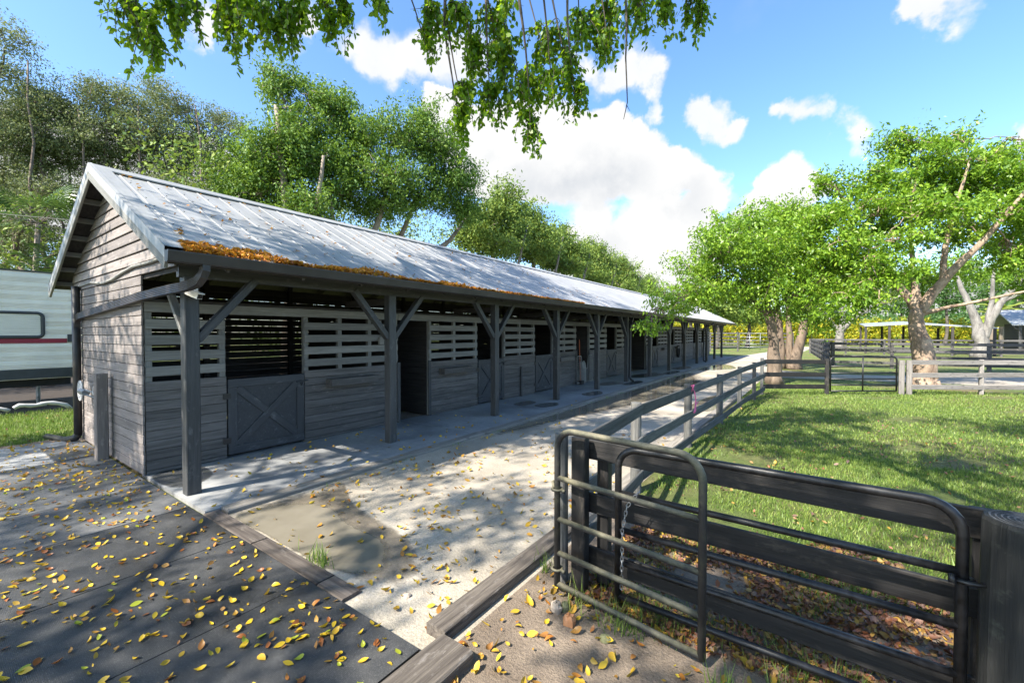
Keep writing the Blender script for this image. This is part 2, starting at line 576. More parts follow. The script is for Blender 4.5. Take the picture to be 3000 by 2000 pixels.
      bump(nt, b, mm.outputs[0], 0.003, 0.4)
    # muddy water
    m, nt, b = mat('muddy_water')
    v = worldcoord(nt)
    n1 = noise(nt, v, 1.4, 4, 0.6)
    r = ramp(nt, [(0.3, (0.15, 0.132, 0.098)), (0.7, (0.22, 0.198, 0.155))])
    nt.links.new(n1.outputs['Fac'], r.inputs[0])
    nt.links.new(r.outputs[0], b.inputs['Base Color'])
    b.inputs['Roughness'].default_value = 0.06
    b.inputs['IOR'].default_value = 1.33
    n2 = noise(nt, v, 7, 3, 0.5)
    bump(nt, b, n2.outputs['Fac'], 0.003, 0.25)
    # wet concrete film
    m, nt, b = mat('wet_film')
    n1 = noise(nt, worldcoord(nt), 3, 4, 0.6)
    r = ramp(nt, [(0.3, (0.07, 0.072, 0.072)), (0.7, (0.13, 0.13, 0.125))])
    nt.links.new(n1.outputs['Fac'], r.inputs[0])
    nt.links.new(r.outputs[0], b.inputs['Base Color'])
    b.inputs['Roughness'].default_value = 0.08


ground_mats()
leafmat('ficus_leaf', [(0.04, 0.10, 0.018), (0.085, 0.175, 0.028), (0.15, 0.25, 0.04), (0.26, 0.34, 0.06)], 0.24, (0.30, 0.46, 0.04), 0.6)
leafmat('oak_leaf', [(0.07, 0.105, 0.04), (0.13, 0.17, 0.065), (0.21, 0.24, 0.10), (0.33, 0.34, 0.16)], 0.22, (0.30, 0.36, 0.11), 0.65)
leafmat('gumbo_leaf', [(0.045, 0.11, 0.012), (0.13, 0.24, 0.02), (0.21, 0.335, 0.03), (0.33, 0.43, 0.055)], 0.32, (0.36, 0.58, 0.03), 0.4)
leafmat('row_leaf', [(0.055, 0.11, 0.022), (0.11, 0.19, 0.034), (0.20, 0.27, 0.046), (0.31, 0.35, 0.07)], 0.24, (0.32, 0.42, 0.06), 0.65)
leafmat('hedge_leaf', [(0.10, 0.16, 0.015), (0.24, 0.30, 0.025), (0.50, 0.44, 0.03), (0.60, 0.40, 0.03)], 0.4, (0.65, 0.58, 0.04), 0.5)
leafmat('far_leaf', [(0.035, 0.085, 0.02), (0.06, 0.13, 0.03), (0.10, 0.18, 0.04)], 0.25, (0.2, 0.34, 0.06), 0.5)
leafmat('canopy_leaf', [(0.035, 0.10, 0.010), (0.07, 0.17, 0.013), (0.13, 0.25, 0.018), (0.28, 0.38, 0.025)], 0.5, (0.42, 0.62, 0.02), 0.4)
leafmat('palm_leaf', [(0.02, 0.06, 0.015), (0.05, 0.11, 0.025), (0.09, 0.15, 0.04)], 0.2, (0.15, 0.26, 0.05), 0.35)
leafmat('palm_yellow', [(0.10, 0.17, 0.02), (0.20, 0.25, 0.03), (0.30, 0.30, 0.05)], 0.25, (0.35, 0.40, 0.05), 0.4)
leafmat('grass_blade', [(0.06, 0.11, 0.02), (0.13, 0.205, 0.036), (0.21, 0.275, 0.055), (0.36, 0.35, 0.13)], 0.25, (0.25, 0.42, 0.05), 0.5, 0.2)
leafmat('dead_leaf_mix', [(0.10, 0.045, 0.03), (0.18, 0.10, 0.075), (0.24, 0.085, 0.035), (0.15, 0.09, 0.07), (0.42, 0.25, 0.035), (0.21, 0.13, 0.10), (0.10, 0.055, 0.04), (0.30, 0.19, 0.15)], 0.12, (0.4, 0.2, 0.04), 0.5, 0.05, 3)
leafmat('gutter_leaf_mix', [(0.22, 0.07, 0.015), (0.40, 0.15, 0.02), (0.55, 0.27, 0.02), (0.36, 0.12, 0.02), (0.62, 0.36, 0.03), (0.30, 0.10, 0.02)], 0.2, (0.6, 0.3, 0.03), 0.5, 0.05, 3)
leafmat('path_leaf_mix', [(0.42, 0.26, 0.025), (0.55, 0.36, 0.025), (0.22, 0.09, 0.03), (0.50, 0.38, 0.03), (0.38, 0.14, 0.03), (0.24, 0.27, 0.03), (0.58, 0.34, 0.03)], 0.15, (0.6, 0.4, 0.03), 0.45, 0.05, 3)
leafmat('leaf_yellow', [(0.48, 0.31, 0.02), (0.60, 0.40, 0.025), (0.52, 0.40, 0.04)], 0.18, (0.7, 0.5, 0.03), 0.38, 0.1, 30)
leafmat('leaf_green', [(0.16, 0.24, 0.02), (0.34, 0.36, 0.03), (0.10, 0.19, 0.02)], 0.18, (0.4, 0.5, 0.03), 0.38, 0.1, 30)
leafmat('leaf_brown', [(0.40, 0.15, 0.025), (0.22, 0.075, 0.02), (0.46, 0.20, 0.03)], 0.12, (0.6, 0.25, 0.03), 0.42, 0.1, 30)


def bark(name, a, b_, sc=3.0, bd=0.02):
    m, nt, b = mat(name)
    v = worldcoord(nt, (1, 1, 0.35))
    n = noise(nt, v, sc, 7, 0.7, 0.6)
    n2 = noise(nt, worldcoord(nt), sc * 6, 4, 0.6)
    r = ramp(nt, [(0.32, a), (0.68, b_)])
    nt.links.new(n.outputs['Fac'], r.inputs[0])
    c = mixc(nt, 0.35, r.outputs[0], n2.outputs['Fac'], 'OVERLAY')
    nt.links.new(c, b.inputs['Base Color'])
    b.inputs['Roughness'].default_value = 0.85
    bump(nt, b, n.outputs['Fac'], bd, 0.8)


bark('bark_brown', (0.06, 0.042, 0.03), (0.22, 0.165, 0.12))
bark('bark_gumbo', (0.10, 0.066, 0.046), (0.42, 0.315, 0.225), 4.0, .03)
bark('bark_pale', (0.13, 0.10, 0.078), (0.30, 0.255, 0.205))
bark('bark_dark', (0.045, 0.038, 0.03), (0.13, 0.11, 0.09))
bark('bark_grey', (0.085, 0.078, 0.07), (0.25, 0.235, 0.21))


# ------------------------------------------------------------------ object helpers
def tag(o, label=None, cat=None, group=None, kind=None):
    if label:
        o['label'] = label
    if cat:
        o['category'] = cat
    if group:
        o['group'] = group
    if kind:
        o['kind'] = kind
    return o


def empty(name, loc, label=None, cat=None, group=None, kind=None):
    o = bpy.data.objects.new(name, None)
    COL.objects.link(o)
    o.location = loc
    o.empty_display_size = 0.2
    return tag(o, label, cat, group, kind)


def put(name, me, m, parent=None, mw=None):
    """link a mesh as one object; mw is its WORLD matrix"""
    o = bpy.data.objects.new(name, me)
    COL.objects.link(o)
    if m is not None:
        mm = MATS[m] if isinstance(m, str) else m
        if len(me.materials) == 0:
            me.materials.append(mm)
        elif me.materials[0] != mm:
            o.material_slots[0].link = 'OBJECT'
            o.material_slots[0].material = mm
    mw = mw or Matrix.Identity(4)
    if parent is not None:
        o.parent = parent
        pl = world_of(parent)
        o.matrix_parent_inverse = pl.inverted()
    o.matrix_basis = mw
    o['_w'] = 0
    WORLD[o.name] = mw
    return o


WORLD = {}


def world_of(o):
    return WORLD[o.name] if o.name in WORLD else Matrix.Translation(o.location)


def mesh_np(name, V, Fq, smooth=False):
    """V (n,3); Fq (m,k) array of same-size faces, or list of faces"""
    me = bpy.data.meshes.new(name)
    if isinstance(Fq, np.ndarray):
        V = np.ascontiguousarray(V, np.float32)
        m, k = Fq.shape
        me.vertices.add(len(V))
        me.vertices.foreach_set('co', V.ravel())
        me.loops.add(m * k)
        me.loops.foreach_set('vertex_index', np.ascontiguousarray(Fq, np.int32).ravel())
        me.polygons.add(m)
        me.polygons.foreach_set('loop_start', np.arange(0, m * k, k, dtype=np.int32))
        me.polygons.foreach_set('loop_total', np.full(m, k, np.int32))
        if smooth:
            me.polygons.foreach_set('use_smooth', np.ones(m, bool))
        me.update(calc_edges=True)
    else:
        me.from_pydata([tuple(v) for v in V], [], Fq)
        if smooth:
            for p in me.polygons:
                p.use_smooth = True
        me.update()
    return me


class MB:
    """collects boxes, tubes and faces for ONE mesh"""

    def __init__(s):
        s.v, s.f = [], []

    def add(s, V, Fs):
        o = len(s.v)
        s.v += [tuple(map(float, v)) for v in V]
        s.f += [tuple(i + o for i in f) for f in Fs]
        return s

    def box(s, a, b):
        x0, y0, z0 = a
        x1, y1, z1 = b
        return s.add([(x0, y0, z0), (x1, y0, z0), (x1, y1, z0), (x0, y1, z0), (x0, y0, z1), (x1, y0, z1), (x1, y1, z1), (x0, y1, z1)],
                     [(0, 3, 2, 1), (4, 5, 6, 7), (0, 1, 5, 4), (1, 2, 6, 5), (2, 3, 7, 6), (3, 0, 4, 7)])

    def bar(s, p0, p1, w, h, up=(0, 0, 1)):
        p0, p1 = Vector(p0), Vector(p1)
        x = (p1 - p0).normalized()
        y = Vector(up).cross(x).normalized()
        z = x.cross(y)
        V = []
        for p in (p0, p1):
            for a, b in ((-1, -1), (1, -1), (1, 1), (-1, 1)):
                V.append(p + y * (a * w / 2) + z * (b * h / 2))
        return s.add(V, [(0, 3, 2, 1), (4, 5, 6, 7), (0, 1, 5, 4), (1, 2, 6, 5), (2, 3, 7, 6), (3, 0, 4, 7)])

    def tube(s, pts, rad, n=8, caps=True):
        pts = [Vector(p) for p in pts]
        if not hasattr(rad, '__len__'):
            rad = [rad] * len(pts)
        ref = None
        V = []
        for i, p in enumerate(pts):
            t = (pts[min(i + 1, len(pts) - 1)] - pts[max(i - 1, 0)])
            if t.length < 1e-9:
                t = Vector((0, 0, 1))
            t.normalize()
            if ref is None:
                ref = t.orthogonal().normalized()
            ref = (ref - t * ref.dot(t))
            if ref.length < 1e-6:
                ref = t.orthogonal()
            ref.normalize()
            b = t.cross(ref)
            for k in range(n):
                a = 2 * math.pi * k / n
                V.append(p + (ref * math.cos(a) + b * math.sin(a)) * rad[i])
        Fs = []
        for i in range(len(pts) - 1):
            for k in range(n):
                k2 = (k + 1) % n
                Fs.append((i * n + k, i * n + k2, (i + 1) * n + k2, (i + 1) * n + k))
        if caps:
            Fs.append(tuple(range(n - 1, -1, -1)))
            Fs.append(tuple(range((len(pts) - 1) * n, len(pts) * n)))
        return s.add(V, Fs)

    def build(s, name, m, parent=None, smooth=False, origin=None):
        V = s.v
        mw = Matrix.Identity(4)
        if origin is not None:
            o = Vector(origin)
            V = [(a - o.x, b - o.y, c - o.z) for a, b, c in V]
            mw = Matrix.Translation(o)
        me = mesh_np(name, V, s.f, smooth)
        return put(name, me, m, parent, mw)


_bcache = {}


def board_mesh(l, w, t, ch=0.006, cut0=0.0, cut1=0.0):
    """board along local X (centred), width along Z, thickness along Y, chamfered long edges;
    cut0/cut1 slide the top edge of either end inwards (mitre)"""
    key = (round(l, 3), round(w, 3), round(t, 3), ch, round(cut0, 3), round(cut1, 3))
    if key in _bcache:
        return _bcache[key]
    a, b = t / 2, w / 2
    c = min(ch, a * .4, b * .4)
    prof = [(-a + c, -b), (a - c, -b), (a, -b + c), (a, b - c), (a - c, b), (-a + c, b), (-a, b - c), (-a, -b + c)]
    V = []
    for e, x in enumerate((-l / 2, l / 2)):
        for y, z in prof:
            k = (z + b) / w
            V.append((x + (cut0 * k if e == 0 else -cut1 * k), y, z))
    Fs = [(i, (i + 1) % 8, 8 + (i + 1) % 8, 8 + i) for i in range(8)] + [tuple(range(7, -1, -1)), tuple(range(8, 16))]
    me = mesh_np('board', V, Fs)
    _bcache[key] = me
    return me


def board(name, p0, p1, w, t, m, parent, up=(0, 0, 1), ch=0.006, cut0=0.0, cut1=0.0):
    p0, p1 = Vector(p0), Vector(p1)
    x = (p1 - p0)
    l = x.length
    x.normalize()
    y = Vector(up).cross(x)
    y.normalize()
    z = x.cross(y)
    c = (p0 + p1) / 2
    mw = Matrix(((x.x, y.x, z.x, c.x), (x.y, y.y, z.y, c.y), (x.z, y.z, z.z, c.z), (0, 0, 0, 1)))
    return put(name, board_mesh(l, w, t, ch, cut0, cut1), m, parent, mw)


def jit(a):
    return random.uniform(-a, a)


# ------------------------------------------------------------------ ground
GZ = -0.055


def sheet(name, poly, z, m, kind='structure'):
    me = mesh_np(name, [(x, y, z) for x, y in poly], [tuple(range(len(poly)))])
    o = put(name, me, m)
    return tag(o, kind=kind)


sheet('ground', [(-900, -900), (900, -900), (900, 1400), (-900, 1400)], GZ, 'lawn')
sheet('sand_path', [(-5.72, 1.9), (-2.0, 1.9), (-2.0, 5), (-1.98, 14), (-1.9, 24.6), (0.6, 25.0), (4, 25.6), (9, 26.3), (30, 29), (30, 33.5), (12, 31.5), (7.8, 33.0),
                    (4.6, 29.6), (0.6, 28.2), (-1.6, 29.5), (-2.6, 33), (-2.4, 45), (-1.0, 60), (0.3, 85), (-4.2, 85), (-4.4, 58), (-5.72, 46)], GZ + 0.005, 'sand')
sheet('bare_soil', [(-2.02, -3), (6, -3), (6, 2.9), (3.5, 3.3), (2.2, 3.55), (0.6, 4.5), (-0.4, 5.0), (-1.2, 5.3), (-1.75, 5.6), (-1.99, 5.6)], GZ + 0.009, 'soil')
sheet('mulch_bed', [(-40, -30), (-17.5, -30), (-17.4, 1.2), (-16.6, 4), (-15.2, 14), (-13.6, 50), (-40, 50)], GZ + 0.006, 'mulch')
sheet('sandy_edge', [(-13.6, -6), (-11.2, -6), (-11.2, 1.9), (-11.9, 2.2), (-12.7, 1.9), (-12.5, 1.2), (-13.0, 0)], GZ + 0.012, 'soil')

# walkway of poured slabs
walk = empty('walkway', (-7, 2, 0), kind='structure')
ys = [1.99, 3.6, 6.9, 10.2, 13.4, 16.6, 19.8, 23.0, 26.3, 29.7, 33.2, 36.8, 40.4, 44.2]
for i in range(len(ys) - 1):
    me = board_mesh(ys[i + 1] - ys[i] - 0.012, 2.35, 0.12, 0.012)
    mw = Matrix.Translation((-7.04, (ys[i] + ys[i + 1]) / 2, -0.06)) @ Matrix.Rotation(math.pi / 2, 4, 'Z') @ Matrix.Rotation(math.pi / 2, 4, 'X')
    put('slab', me, 'concrete', walk, mw)
pad = MB()
pad.box((-12.1, -4, -0.09), (-2.16, 1.915, -0.006))
tag(pad.build('concrete_pad', 'concrete'), kind='structure')
fl = MB()
fl.box((-11.9, 2.02, -0.1), (-8.24, 45, -0.012))
tag(fl.build('stall_floor', 'soil'), kind='structure')

# timber kerbs
kerb = empty('timber_kerb', (-5.75, 2, 0), kind='structure')
y = 2.16
k = 0
while y < 44:
    L = 2.44
    board('kerb_timber', (-5.76 + jit(.012), y + .006, -0.058), (-5.76 + jit(.012), y + L - .006, -0.058), 0.13, 0.2, 'sleeper_pale', kerb, ch=0.014)
    y += L
kerb2 = empty('mat_edge_kerb', (-4.4, 2.05, 0), kind='structure')
for a, b in ((-5.84, -4.62), (-4.61, -3.42), (-3.41, -3.04)):
    board('kerb_timber', (a + .005, 2.05 + jit(.006), -0.078), (b - .005, 2.05 + jit(.006), -0.078), 0.12, 0.19, 'sleeper_dark', kerb2, ch=0.016)
kerb3 = empty('path_edge_kerb', (-2.15, 2.1, 0), kind='structure')
y = 2.11
for L in (2.2, 2.44, 2.44, 2.44, 2.44, 2.44):
    board('kerb_timber', (-2.155 + .012 * (y - 2) * .5, y + .006, -0.03), (-2.155 + .012 * (y + L - 2) * .5, y + L - .006, -0.03), 0.14, 0.185, 'sleeper_pale' if y > 3 else 'sleeper', kerb3, ch=0.012)
    y += L
board('kerb_timber', (-1.945, 0.35, -0.035), (-1.925, 2.085, -0.035), 0.16, 0.29, 'sleeper', kerb3, ch=0.014)


def blob_sheet(name, pts, z, m, sub=4, amp=0.05, rim=.12):
    """water sheet with an irregular outline; the outer ring thins out to nothing"""
    P = [np.array(p, float) for p in pts]
    n = len(P)
    out = []
    for i in range(n):
        a, b, c, d = P[i - 1], P[i], P[(i + 1) % n], P[(i + 2) % n]
        for s in range(sub):
            t = s / sub
            out.append(0.5 * ((2 * b) + (c - a) * t + (2 * a - 5 * b + 4 * c - d) * t * t + (3 * b - a - 3 * c + d) * t ** 3))
    out = np.array(out)
    N = len(out)
    cen = out.mean(0)
    ang = np.unwrap(np.arctan2(out[:, 1] - cen[1], out[:, 0] - cen[0]))
    if ang[-1] < ang[0]:
        out, ang = out[::-1], -ang[::-1]
    # keep the outline star shaped about its centre so that no faces overlap
    ok = [0]
    for i in range(1, N):
        if ang[i] > ang[ok[-1]] + 1e-3 and ang[i] < ang[0] + 2 * math.pi - 1e-3:
            ok.append(i)
    out = out[ok]
    N = len(out)
    w = rng.normal(0, amp * .25, N)
    w = (w + np.roll(w, 1) + np.roll(w, -1)) / 2
    o1 = cen + (out - cen) * (1.04 + w[:, None])
    o0 = cen + (out - cen) * (1.04 + w[:, None]) * (1 - rim * 1.6)
    V = [(x, y, z) for x, y in o0] + [(x, y, z) for x, y in o1] + [(cen[0], cen[1], z)]
    Fs = [(2 * N, i, (i + 1) % N) for i in range(N)] + [(i, N + i, N + (i + 1) % N, (i + 1) % N) for i in range(N)]
    me = mesh_np(name, V, Fs)
    at_ = me.attributes.new('depth', 'FLOAT', 'POINT')
    at_.data.foreach_set('value', np.array([1.0] * N + [0.0] * N + [1.0], np.float32))
    o = put(name, me, m)
    return tag(o, kind='structure')


def shallow(name, film):
    m = MATS[name]
    nt = m.node_tree
    at_ = nn(nt, 'ShaderNodeAttribute', attribute_name='depth')
    n1 = noise(nt, worldcoord(nt), 9, 4, .6)
    ad = nn(nt, 'ShaderNodeMath', operation='MULTIPLY_ADD')
    nt.links.new(n1.outputs['Fac'], ad.inputs[0])
    ad.inputs[1].default_value = .9
    nt.links.new(at_.outputs['Fac'], ad.inputs[2])
    mr = nn(nt, 'ShaderNodeMapRange', interpolation_type='SMOOTHSTEP')
    mr.inputs['From Min'].default_value = .55
    mr.inputs['From Max'].default_value = 1.15
    mr.inputs['To Max'].default_value = film
    nt.links.new(ad.outputs[0], mr.inputs['Value'])
    tr = nn(nt, 'ShaderNodeBsdfTransparent')
    mx = nn(nt, 'ShaderNodeMixShader')
    nt.links.new(mr.outputs[0], mx.inputs[0])
    nt.links.new(tr.outputs[0], mx.inputs[1])
    nt.links.new(nt.nodes['Principled BSDF'].outputs[0], mx.inputs[2])
    nt.links.new(mx.outputs[0], nt.nodes['Material Output'].inputs['Surface'])


simple('wet_sand', (0.115, 0.094, 0.066), 0.42, 0, 0.3, 9, 0.004)
shallow('muddy_water', .96)
shallow('wet_sand', .5)
shallow('wet_film', .8)
blob_sheet('wet_sand', [(-5.62, 2.2), (-4.6, 2.17), (-3.6, 2.19), (-3.0, 2.24), (-2.75, 2.5), (-3.05, 2.85), (-3.6, 3.05), (-4.3, 3.15), (-5.0, 3.35), (-5.5, 3.9), (-5.62, 3.2)], GZ + 0.009, 'wet_sand', 4, .08, .2)
blob_sheet('wet_sand', [(-5.6, 6.0), (-5.1, 8.6), (-4.5, 11), (-4.2, 13.0), (-3.6, 15.6), (-3.9, 18), (-3.6, 20), (-4.2, 22.5), (-5.0, 25), (-5.62, 25), (-5.64, 18), (-5.64, 12)], GZ + 0.009, 'wet_sand', 4, .2, .3)
blob_sheet('puddle', [(-5.60, 2.20), (-4.7, 2.16), (-4.0, 2.16), (-3.5, 2.18), (-3.15, 2.40), (-3.3, 2.62), (-3.64, 2.82), (-4.25, 2.84), (-4.95, 2.98), (-5.45, 2.72)], GZ + 0.012, 'muddy_water', 4, .03)
blob_sheet('puddle', [(-5.62, 7.2), (-5.35, 8.2), (-5.1, 9.5), (-4.8, 11), (-4.5, 12.5), (-4.3, 13.8), (-4.0, 15.6), (-4.4, 17.4), (-4.0, 19.6), (-4.5, 21.5), (-5.1, 23.5), (-5.62, 24), (-5.64, 18), (-5.64, 12)], GZ + 0.012, 'muddy_water', 5, .1)
blob_sheet('puddle', [(-5.6, 27), (-4.6, 27.5), (-3.9, 29.5), (-4.4, 32), (-5.3, 33), (-5.62, 30)], GZ + 0.012, 'muddy_water', 5, .1)
blob_sheet('puddle', [(-2.9, 12.5), (-2.3, 12.8), (-2.15, 14.5), (-2.3, 16.3), (-2.8, 16.0), (-3.0, 14.3)], GZ + 0.012, 'muddy_water', 5, .05)
for pts in ([(-6.7, 10.6), (-6.3, 10.4), (-6.1, 11.0), (-6.45, 11.4)], [(-7.3, 10.4), (-6.9, 10.3), (-6.85, 11.0), (-7.25, 11.2)], [(-6.6, 13.6), (-6.2, 13.2), (-6.0, 14.0), (-6.4, 14.6)],
            [(-7.4, 16.4), (-6.9, 16.2), (-6.5, 17.4), (-7.2, 17.8)], [(-6.5, 17.1), (-6.1, 17.0), (-6.0, 18.4), (-6.4, 18.8)], [(-7.5, 20.5), (-6.7, 20.2), (-6.2, 22.4), (-7.1, 23)],
            [(-6.5, 22.9), (-6.0, 22.6), (-5.95, 24.6), (-6.4, 25)], [(-8.0, 2.05), (-7.2, 2.02), (-7.0, 2.25), (-7.3, 2.6), (-7.98, 2.62)], [(-7.0, 26.5), (-6.3, 26), (-6.1, 28), (-6.8, 29)]):
    blob_sheet('wet_patch', pts, 0.003, 'wet_film', 6, .03)

# rubber mats
mat_rows = [(-10.04, -8.70), (-8.70, -7.395), (-7.395, -6.13), (-6.13, -4.78), (-4.78, -3.45), (-3.45, -2.10)]
mat_lab = ['black rubber mat beside the gable wall, farthest of the large mats', 'black rubber mat before the barn corner, second from the far concrete pad',
           'black rubber mat in front of the first porch post', 'black rubber mat beside the kerb end of the walkway',
           'black rubber mat beside the muddy puddle and its timber kerb', 'black rubber mat nearest the loose railway sleeper and the pipe gate']
for (a, b), lb in zip(mat_rows, mat_lab):
    me = board_mesh(b - a - 0.012, 3.9, 0.02, 0.006)
    mw = Matrix.Translation(((a + b) / 2, 1.925 - 1.95 + jit(.006), 0.0045)) @ Matrix.Rotation(R(jit(.15)), 4, 'Z') @ Matrix.Rotation(math.pi / 2, 4, 'X')
    tag(put('rubber_mat', me, 'rubber_mat' if a > -7 else 'rubber_mat_dusty_sunlit', None, mw), lb, 'rubber mat', 'rubber mats on the yard')
me = board_mesh(1.36, 0.6, 0.02, 0.006)
tag(put('rubber_mat', me, 'rubber_mat_dusty_sunlit', None, Matrix.Translation((-10.76, 1.65, 0.0045)) @ Matrix.Rotation(math.pi / 2, 4, 'X')), 'small grey rubber mat at the far gable corner by the downpipe', 'rubber mat')

# ------------------------------------------------------------------ barn
XW, XB, YG, YE = -8.035, -11.9, 1.99, 44.2
XR, ZR, YO, YF = -9.54, 4.80, 1.70, 45.4
XE, XE2, ZE = -6.06, -13.05, 3.06          # roof edges
SL = (ZR - ZE) / (XE - XR)
barn = empty('stable_barn', ((XW + XB) / 2, YG, 0), 'long dark timber stable barn with grey metal roof and open porch', 'barn')


def roof_z(x):
    return ZR - SL * (x - XR) if x > XR else ZR - (ZR - ZE) / (XR - XE2) * (XR - x)


post_y = [2.13, 5.37, 8.68, 11.90, 15.03, 18.14, 21.4, 24.93, 28.44, 32.06, 35.36, 38.61, 41.96]
XP = -6.67
# gable boards (each its own piece)
z = 0.015
i = 0
while z < 4.55:
    h = 0.147 if z < 2.9 else 0.172
    zc = z + h / 2
    zt = z + h
    if z < 2.85:
        x0, x1 = XB, XW + 0.004
        c0 = c1 = 0.0
    else:
        x0 = XR - (ZR - 0.13 - z) / ((ZR - ZE) / (XR - XE2))
        x1 = XR + (ZR - 0.13 - z) / SL
        x0 = max(x0, -12.45)
        x1 = min(x1, -6.62)
        c0 = h / ((ZR - ZE) / (XR - XE2)) if x0 > -12.4 else 0
        c1 = h / SL if x1 < -6.63 else 0
    if x1 - x0 < 0.25:
        break
    tilt = 0.022 if z >= 2.9 else 0.006
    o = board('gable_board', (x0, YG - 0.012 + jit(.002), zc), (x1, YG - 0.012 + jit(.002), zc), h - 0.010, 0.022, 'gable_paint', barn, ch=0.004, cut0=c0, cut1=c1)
    o.matrix_basis = o.matrix_basis @ Matrix.Rotation(-tilt * 6, 4, 'X')
    z += h
    i += 1
board('corner_board', (XW - 0.0, YG - 0.028, 0.0), (XW - 0.0, YG - 0.028, 0.02), 0.05, 0.01, 'gable_paint', barn, up=(1, 0, 0))
gb = MB()
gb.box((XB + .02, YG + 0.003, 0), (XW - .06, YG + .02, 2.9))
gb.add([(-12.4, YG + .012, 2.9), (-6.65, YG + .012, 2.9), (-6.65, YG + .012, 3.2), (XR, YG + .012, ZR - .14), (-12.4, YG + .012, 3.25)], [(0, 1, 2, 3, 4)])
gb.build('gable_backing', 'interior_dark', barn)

# front wall bays:  p panel, d half door, o open doorway
bays = [('p', 2.0, 3.07), ('d', 3.07, 4.41), ('p', 4.41, 6.70), ('o', 6.70, 7.70), ('p', 7.70, 9.63), ('d', 9.63, 10.95), ('p', 10.95, 12.80), ('d', 12.80, 14.06),
        ('p', 14.06, 16.02), ('o', 16.02, 17.28), ('p', 17.28, 19.23), ('d', 19.23, 20.45), ('p', 20.45, 22.35), ('o', 22.35, 25.1), ('p', 25.1, 26.35), ('d', 26.35, 27.5),
        ('p', 27.5, 30.4), ('d', 30.4, 31.45), ('p', 31.45, 33.4), ('d', 33.4, 34.6), ('p', 34.6, 37.2), ('d', 37.2, 38.4), ('p', 38.4, 40.4), ('d', 40.4, 41.6), ('p', 41.6, 44.1)]
SL_T = [2.32, 2.078, 1.842, 1.605]


def half_door(a, b, near):
    me = MB()
    x = XW - 0.005
    me.box((x - .03, a + .015, .05), (x, b - .015, 1.33))
    d = me.build('stall_door', 'door_paint', barn, origin=(x, (a + b) / 2, .05))
    t = 0.022
    xx = x + t / 2 + 0.001
    w = .14
    board('door_rail', (xx, a + .018, 1.26), (xx, b - .018, 1.26), w, t, 'door_paint', d)
    board('door_rail', (xx, a + .018, .125), (xx, b - .018, .125), w, t, 'door_paint', d)
    board('door_stile', (xx, a + .085, .197), (xx, a + .085, 1.188), w, t, 'door_paint', d, up=(0, 1, 0))
    board('door_stile', (xx, b - .085, .197), (xx, b - .085, 1.188), w, t, 'door_paint', d, up=(0, 1, 0))
    board('diagonal_brace', (xx, a + .16, 1.175), (xx, b - .16, .21), .12, t, 'door_paint', d)
    board('diagonal_brace', (xx + .004, a + .16, .21), (xx + .004, b - .16, 1.175), .12, t, 'door_paint', d)
    lt = MB()
    lt.tube([(xx + .02, b - .17, 1.2), (xx + .02, b + .06, 1.2)], .011, 6)
    lt.box((xx + .011, b - .12, 1.175), (xx + .018, b - .06, 1.225))
    lt.tube([(xx + .025, b - .09, 1.2), (xx + .03, b - .085, 1.14), (xx + .03, b - .07, 1.11), (xx + .03, b - .055, 1.14), (xx + .025, b - .05, 1.18)], .007, 5)
    lt.build('latch', 'black_iron', d)
    for zz in (.3, 1.05):
        hg = MB()
        hg.box((xx + .012, a - .06, zz - .05), (xx + .017, a + .05, zz + .05))
        hg.build('hinge', 'black_iron', d)


def panel(a, b, first=False):
    z = 1.385
    n = 0
    while z > 0.03:
        zb = max(z - 0.147, 0.008)
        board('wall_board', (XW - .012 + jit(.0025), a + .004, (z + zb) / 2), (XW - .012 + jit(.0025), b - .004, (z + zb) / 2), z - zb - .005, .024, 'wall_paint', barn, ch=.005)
        z = zb
        n += 1
    for zt in SL_T:
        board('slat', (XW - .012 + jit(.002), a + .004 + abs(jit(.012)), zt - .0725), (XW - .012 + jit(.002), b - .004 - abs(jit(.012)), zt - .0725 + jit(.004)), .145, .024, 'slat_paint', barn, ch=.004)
    m = max(1, round((b - a) / 0.8))
    for k in range(m + 1):
        yy = a + .05 + (b - a - .1) * k / m
        board('stud', (XW - .066, yy, 0.0), (XW - .066, yy, 2.42), .09, .085, 'slat_paint', barn, up=(0, 1, 0))


for t, a, b in bays:
    if t == 'p':
        panel(a, b)
    elif t == 'd':
        half_door(a, b, a < 12)
for a, b in ((2.0, 6.7), (6.7, 11.9), (11.9, 17.3), (17.3, 22.4), (22.4, 28), (28, 34), (34, 39), (39, 44.15)):
    board('top_plate', (XW - .010, a + .003, 2.50), (XW - .010, b - .003, 2.50 + jit(.004)), .155, .03, 'slat_paint', barn)
    board('top_plate', (XW - .06, a + .003, 2.60), (XW - .06, b - .003, 2.60), .035, .16, 'dark_timber', barn)
for y0 in (6.70, 7.70, 16.02, 17.28, 22.35, 25.1):
    board('door_jamb', (XW + .012, y0, 0), (XW + .012, y0, 1.42), .09, .03, 'post_paint', barn, up=(0, 1, 0))
# low ledges on the stall fronts
for a, b in ((4.86, 5.98), (8.05, 9.18), (14.35, 15.45), (28.2, 29.3), (31.6, 32.0)):
    board('ledge', (XW + .105, a, 1.115), (XW + .105, b, 1.115), .15, .20, 'wall_paint', barn, ch=.008)
board('batten', (XW + .04, 11.87, 0), (XW + .04, 11.87, 1.0), .07, .05, 'post_paint', barn, up=(0, 1, 0))
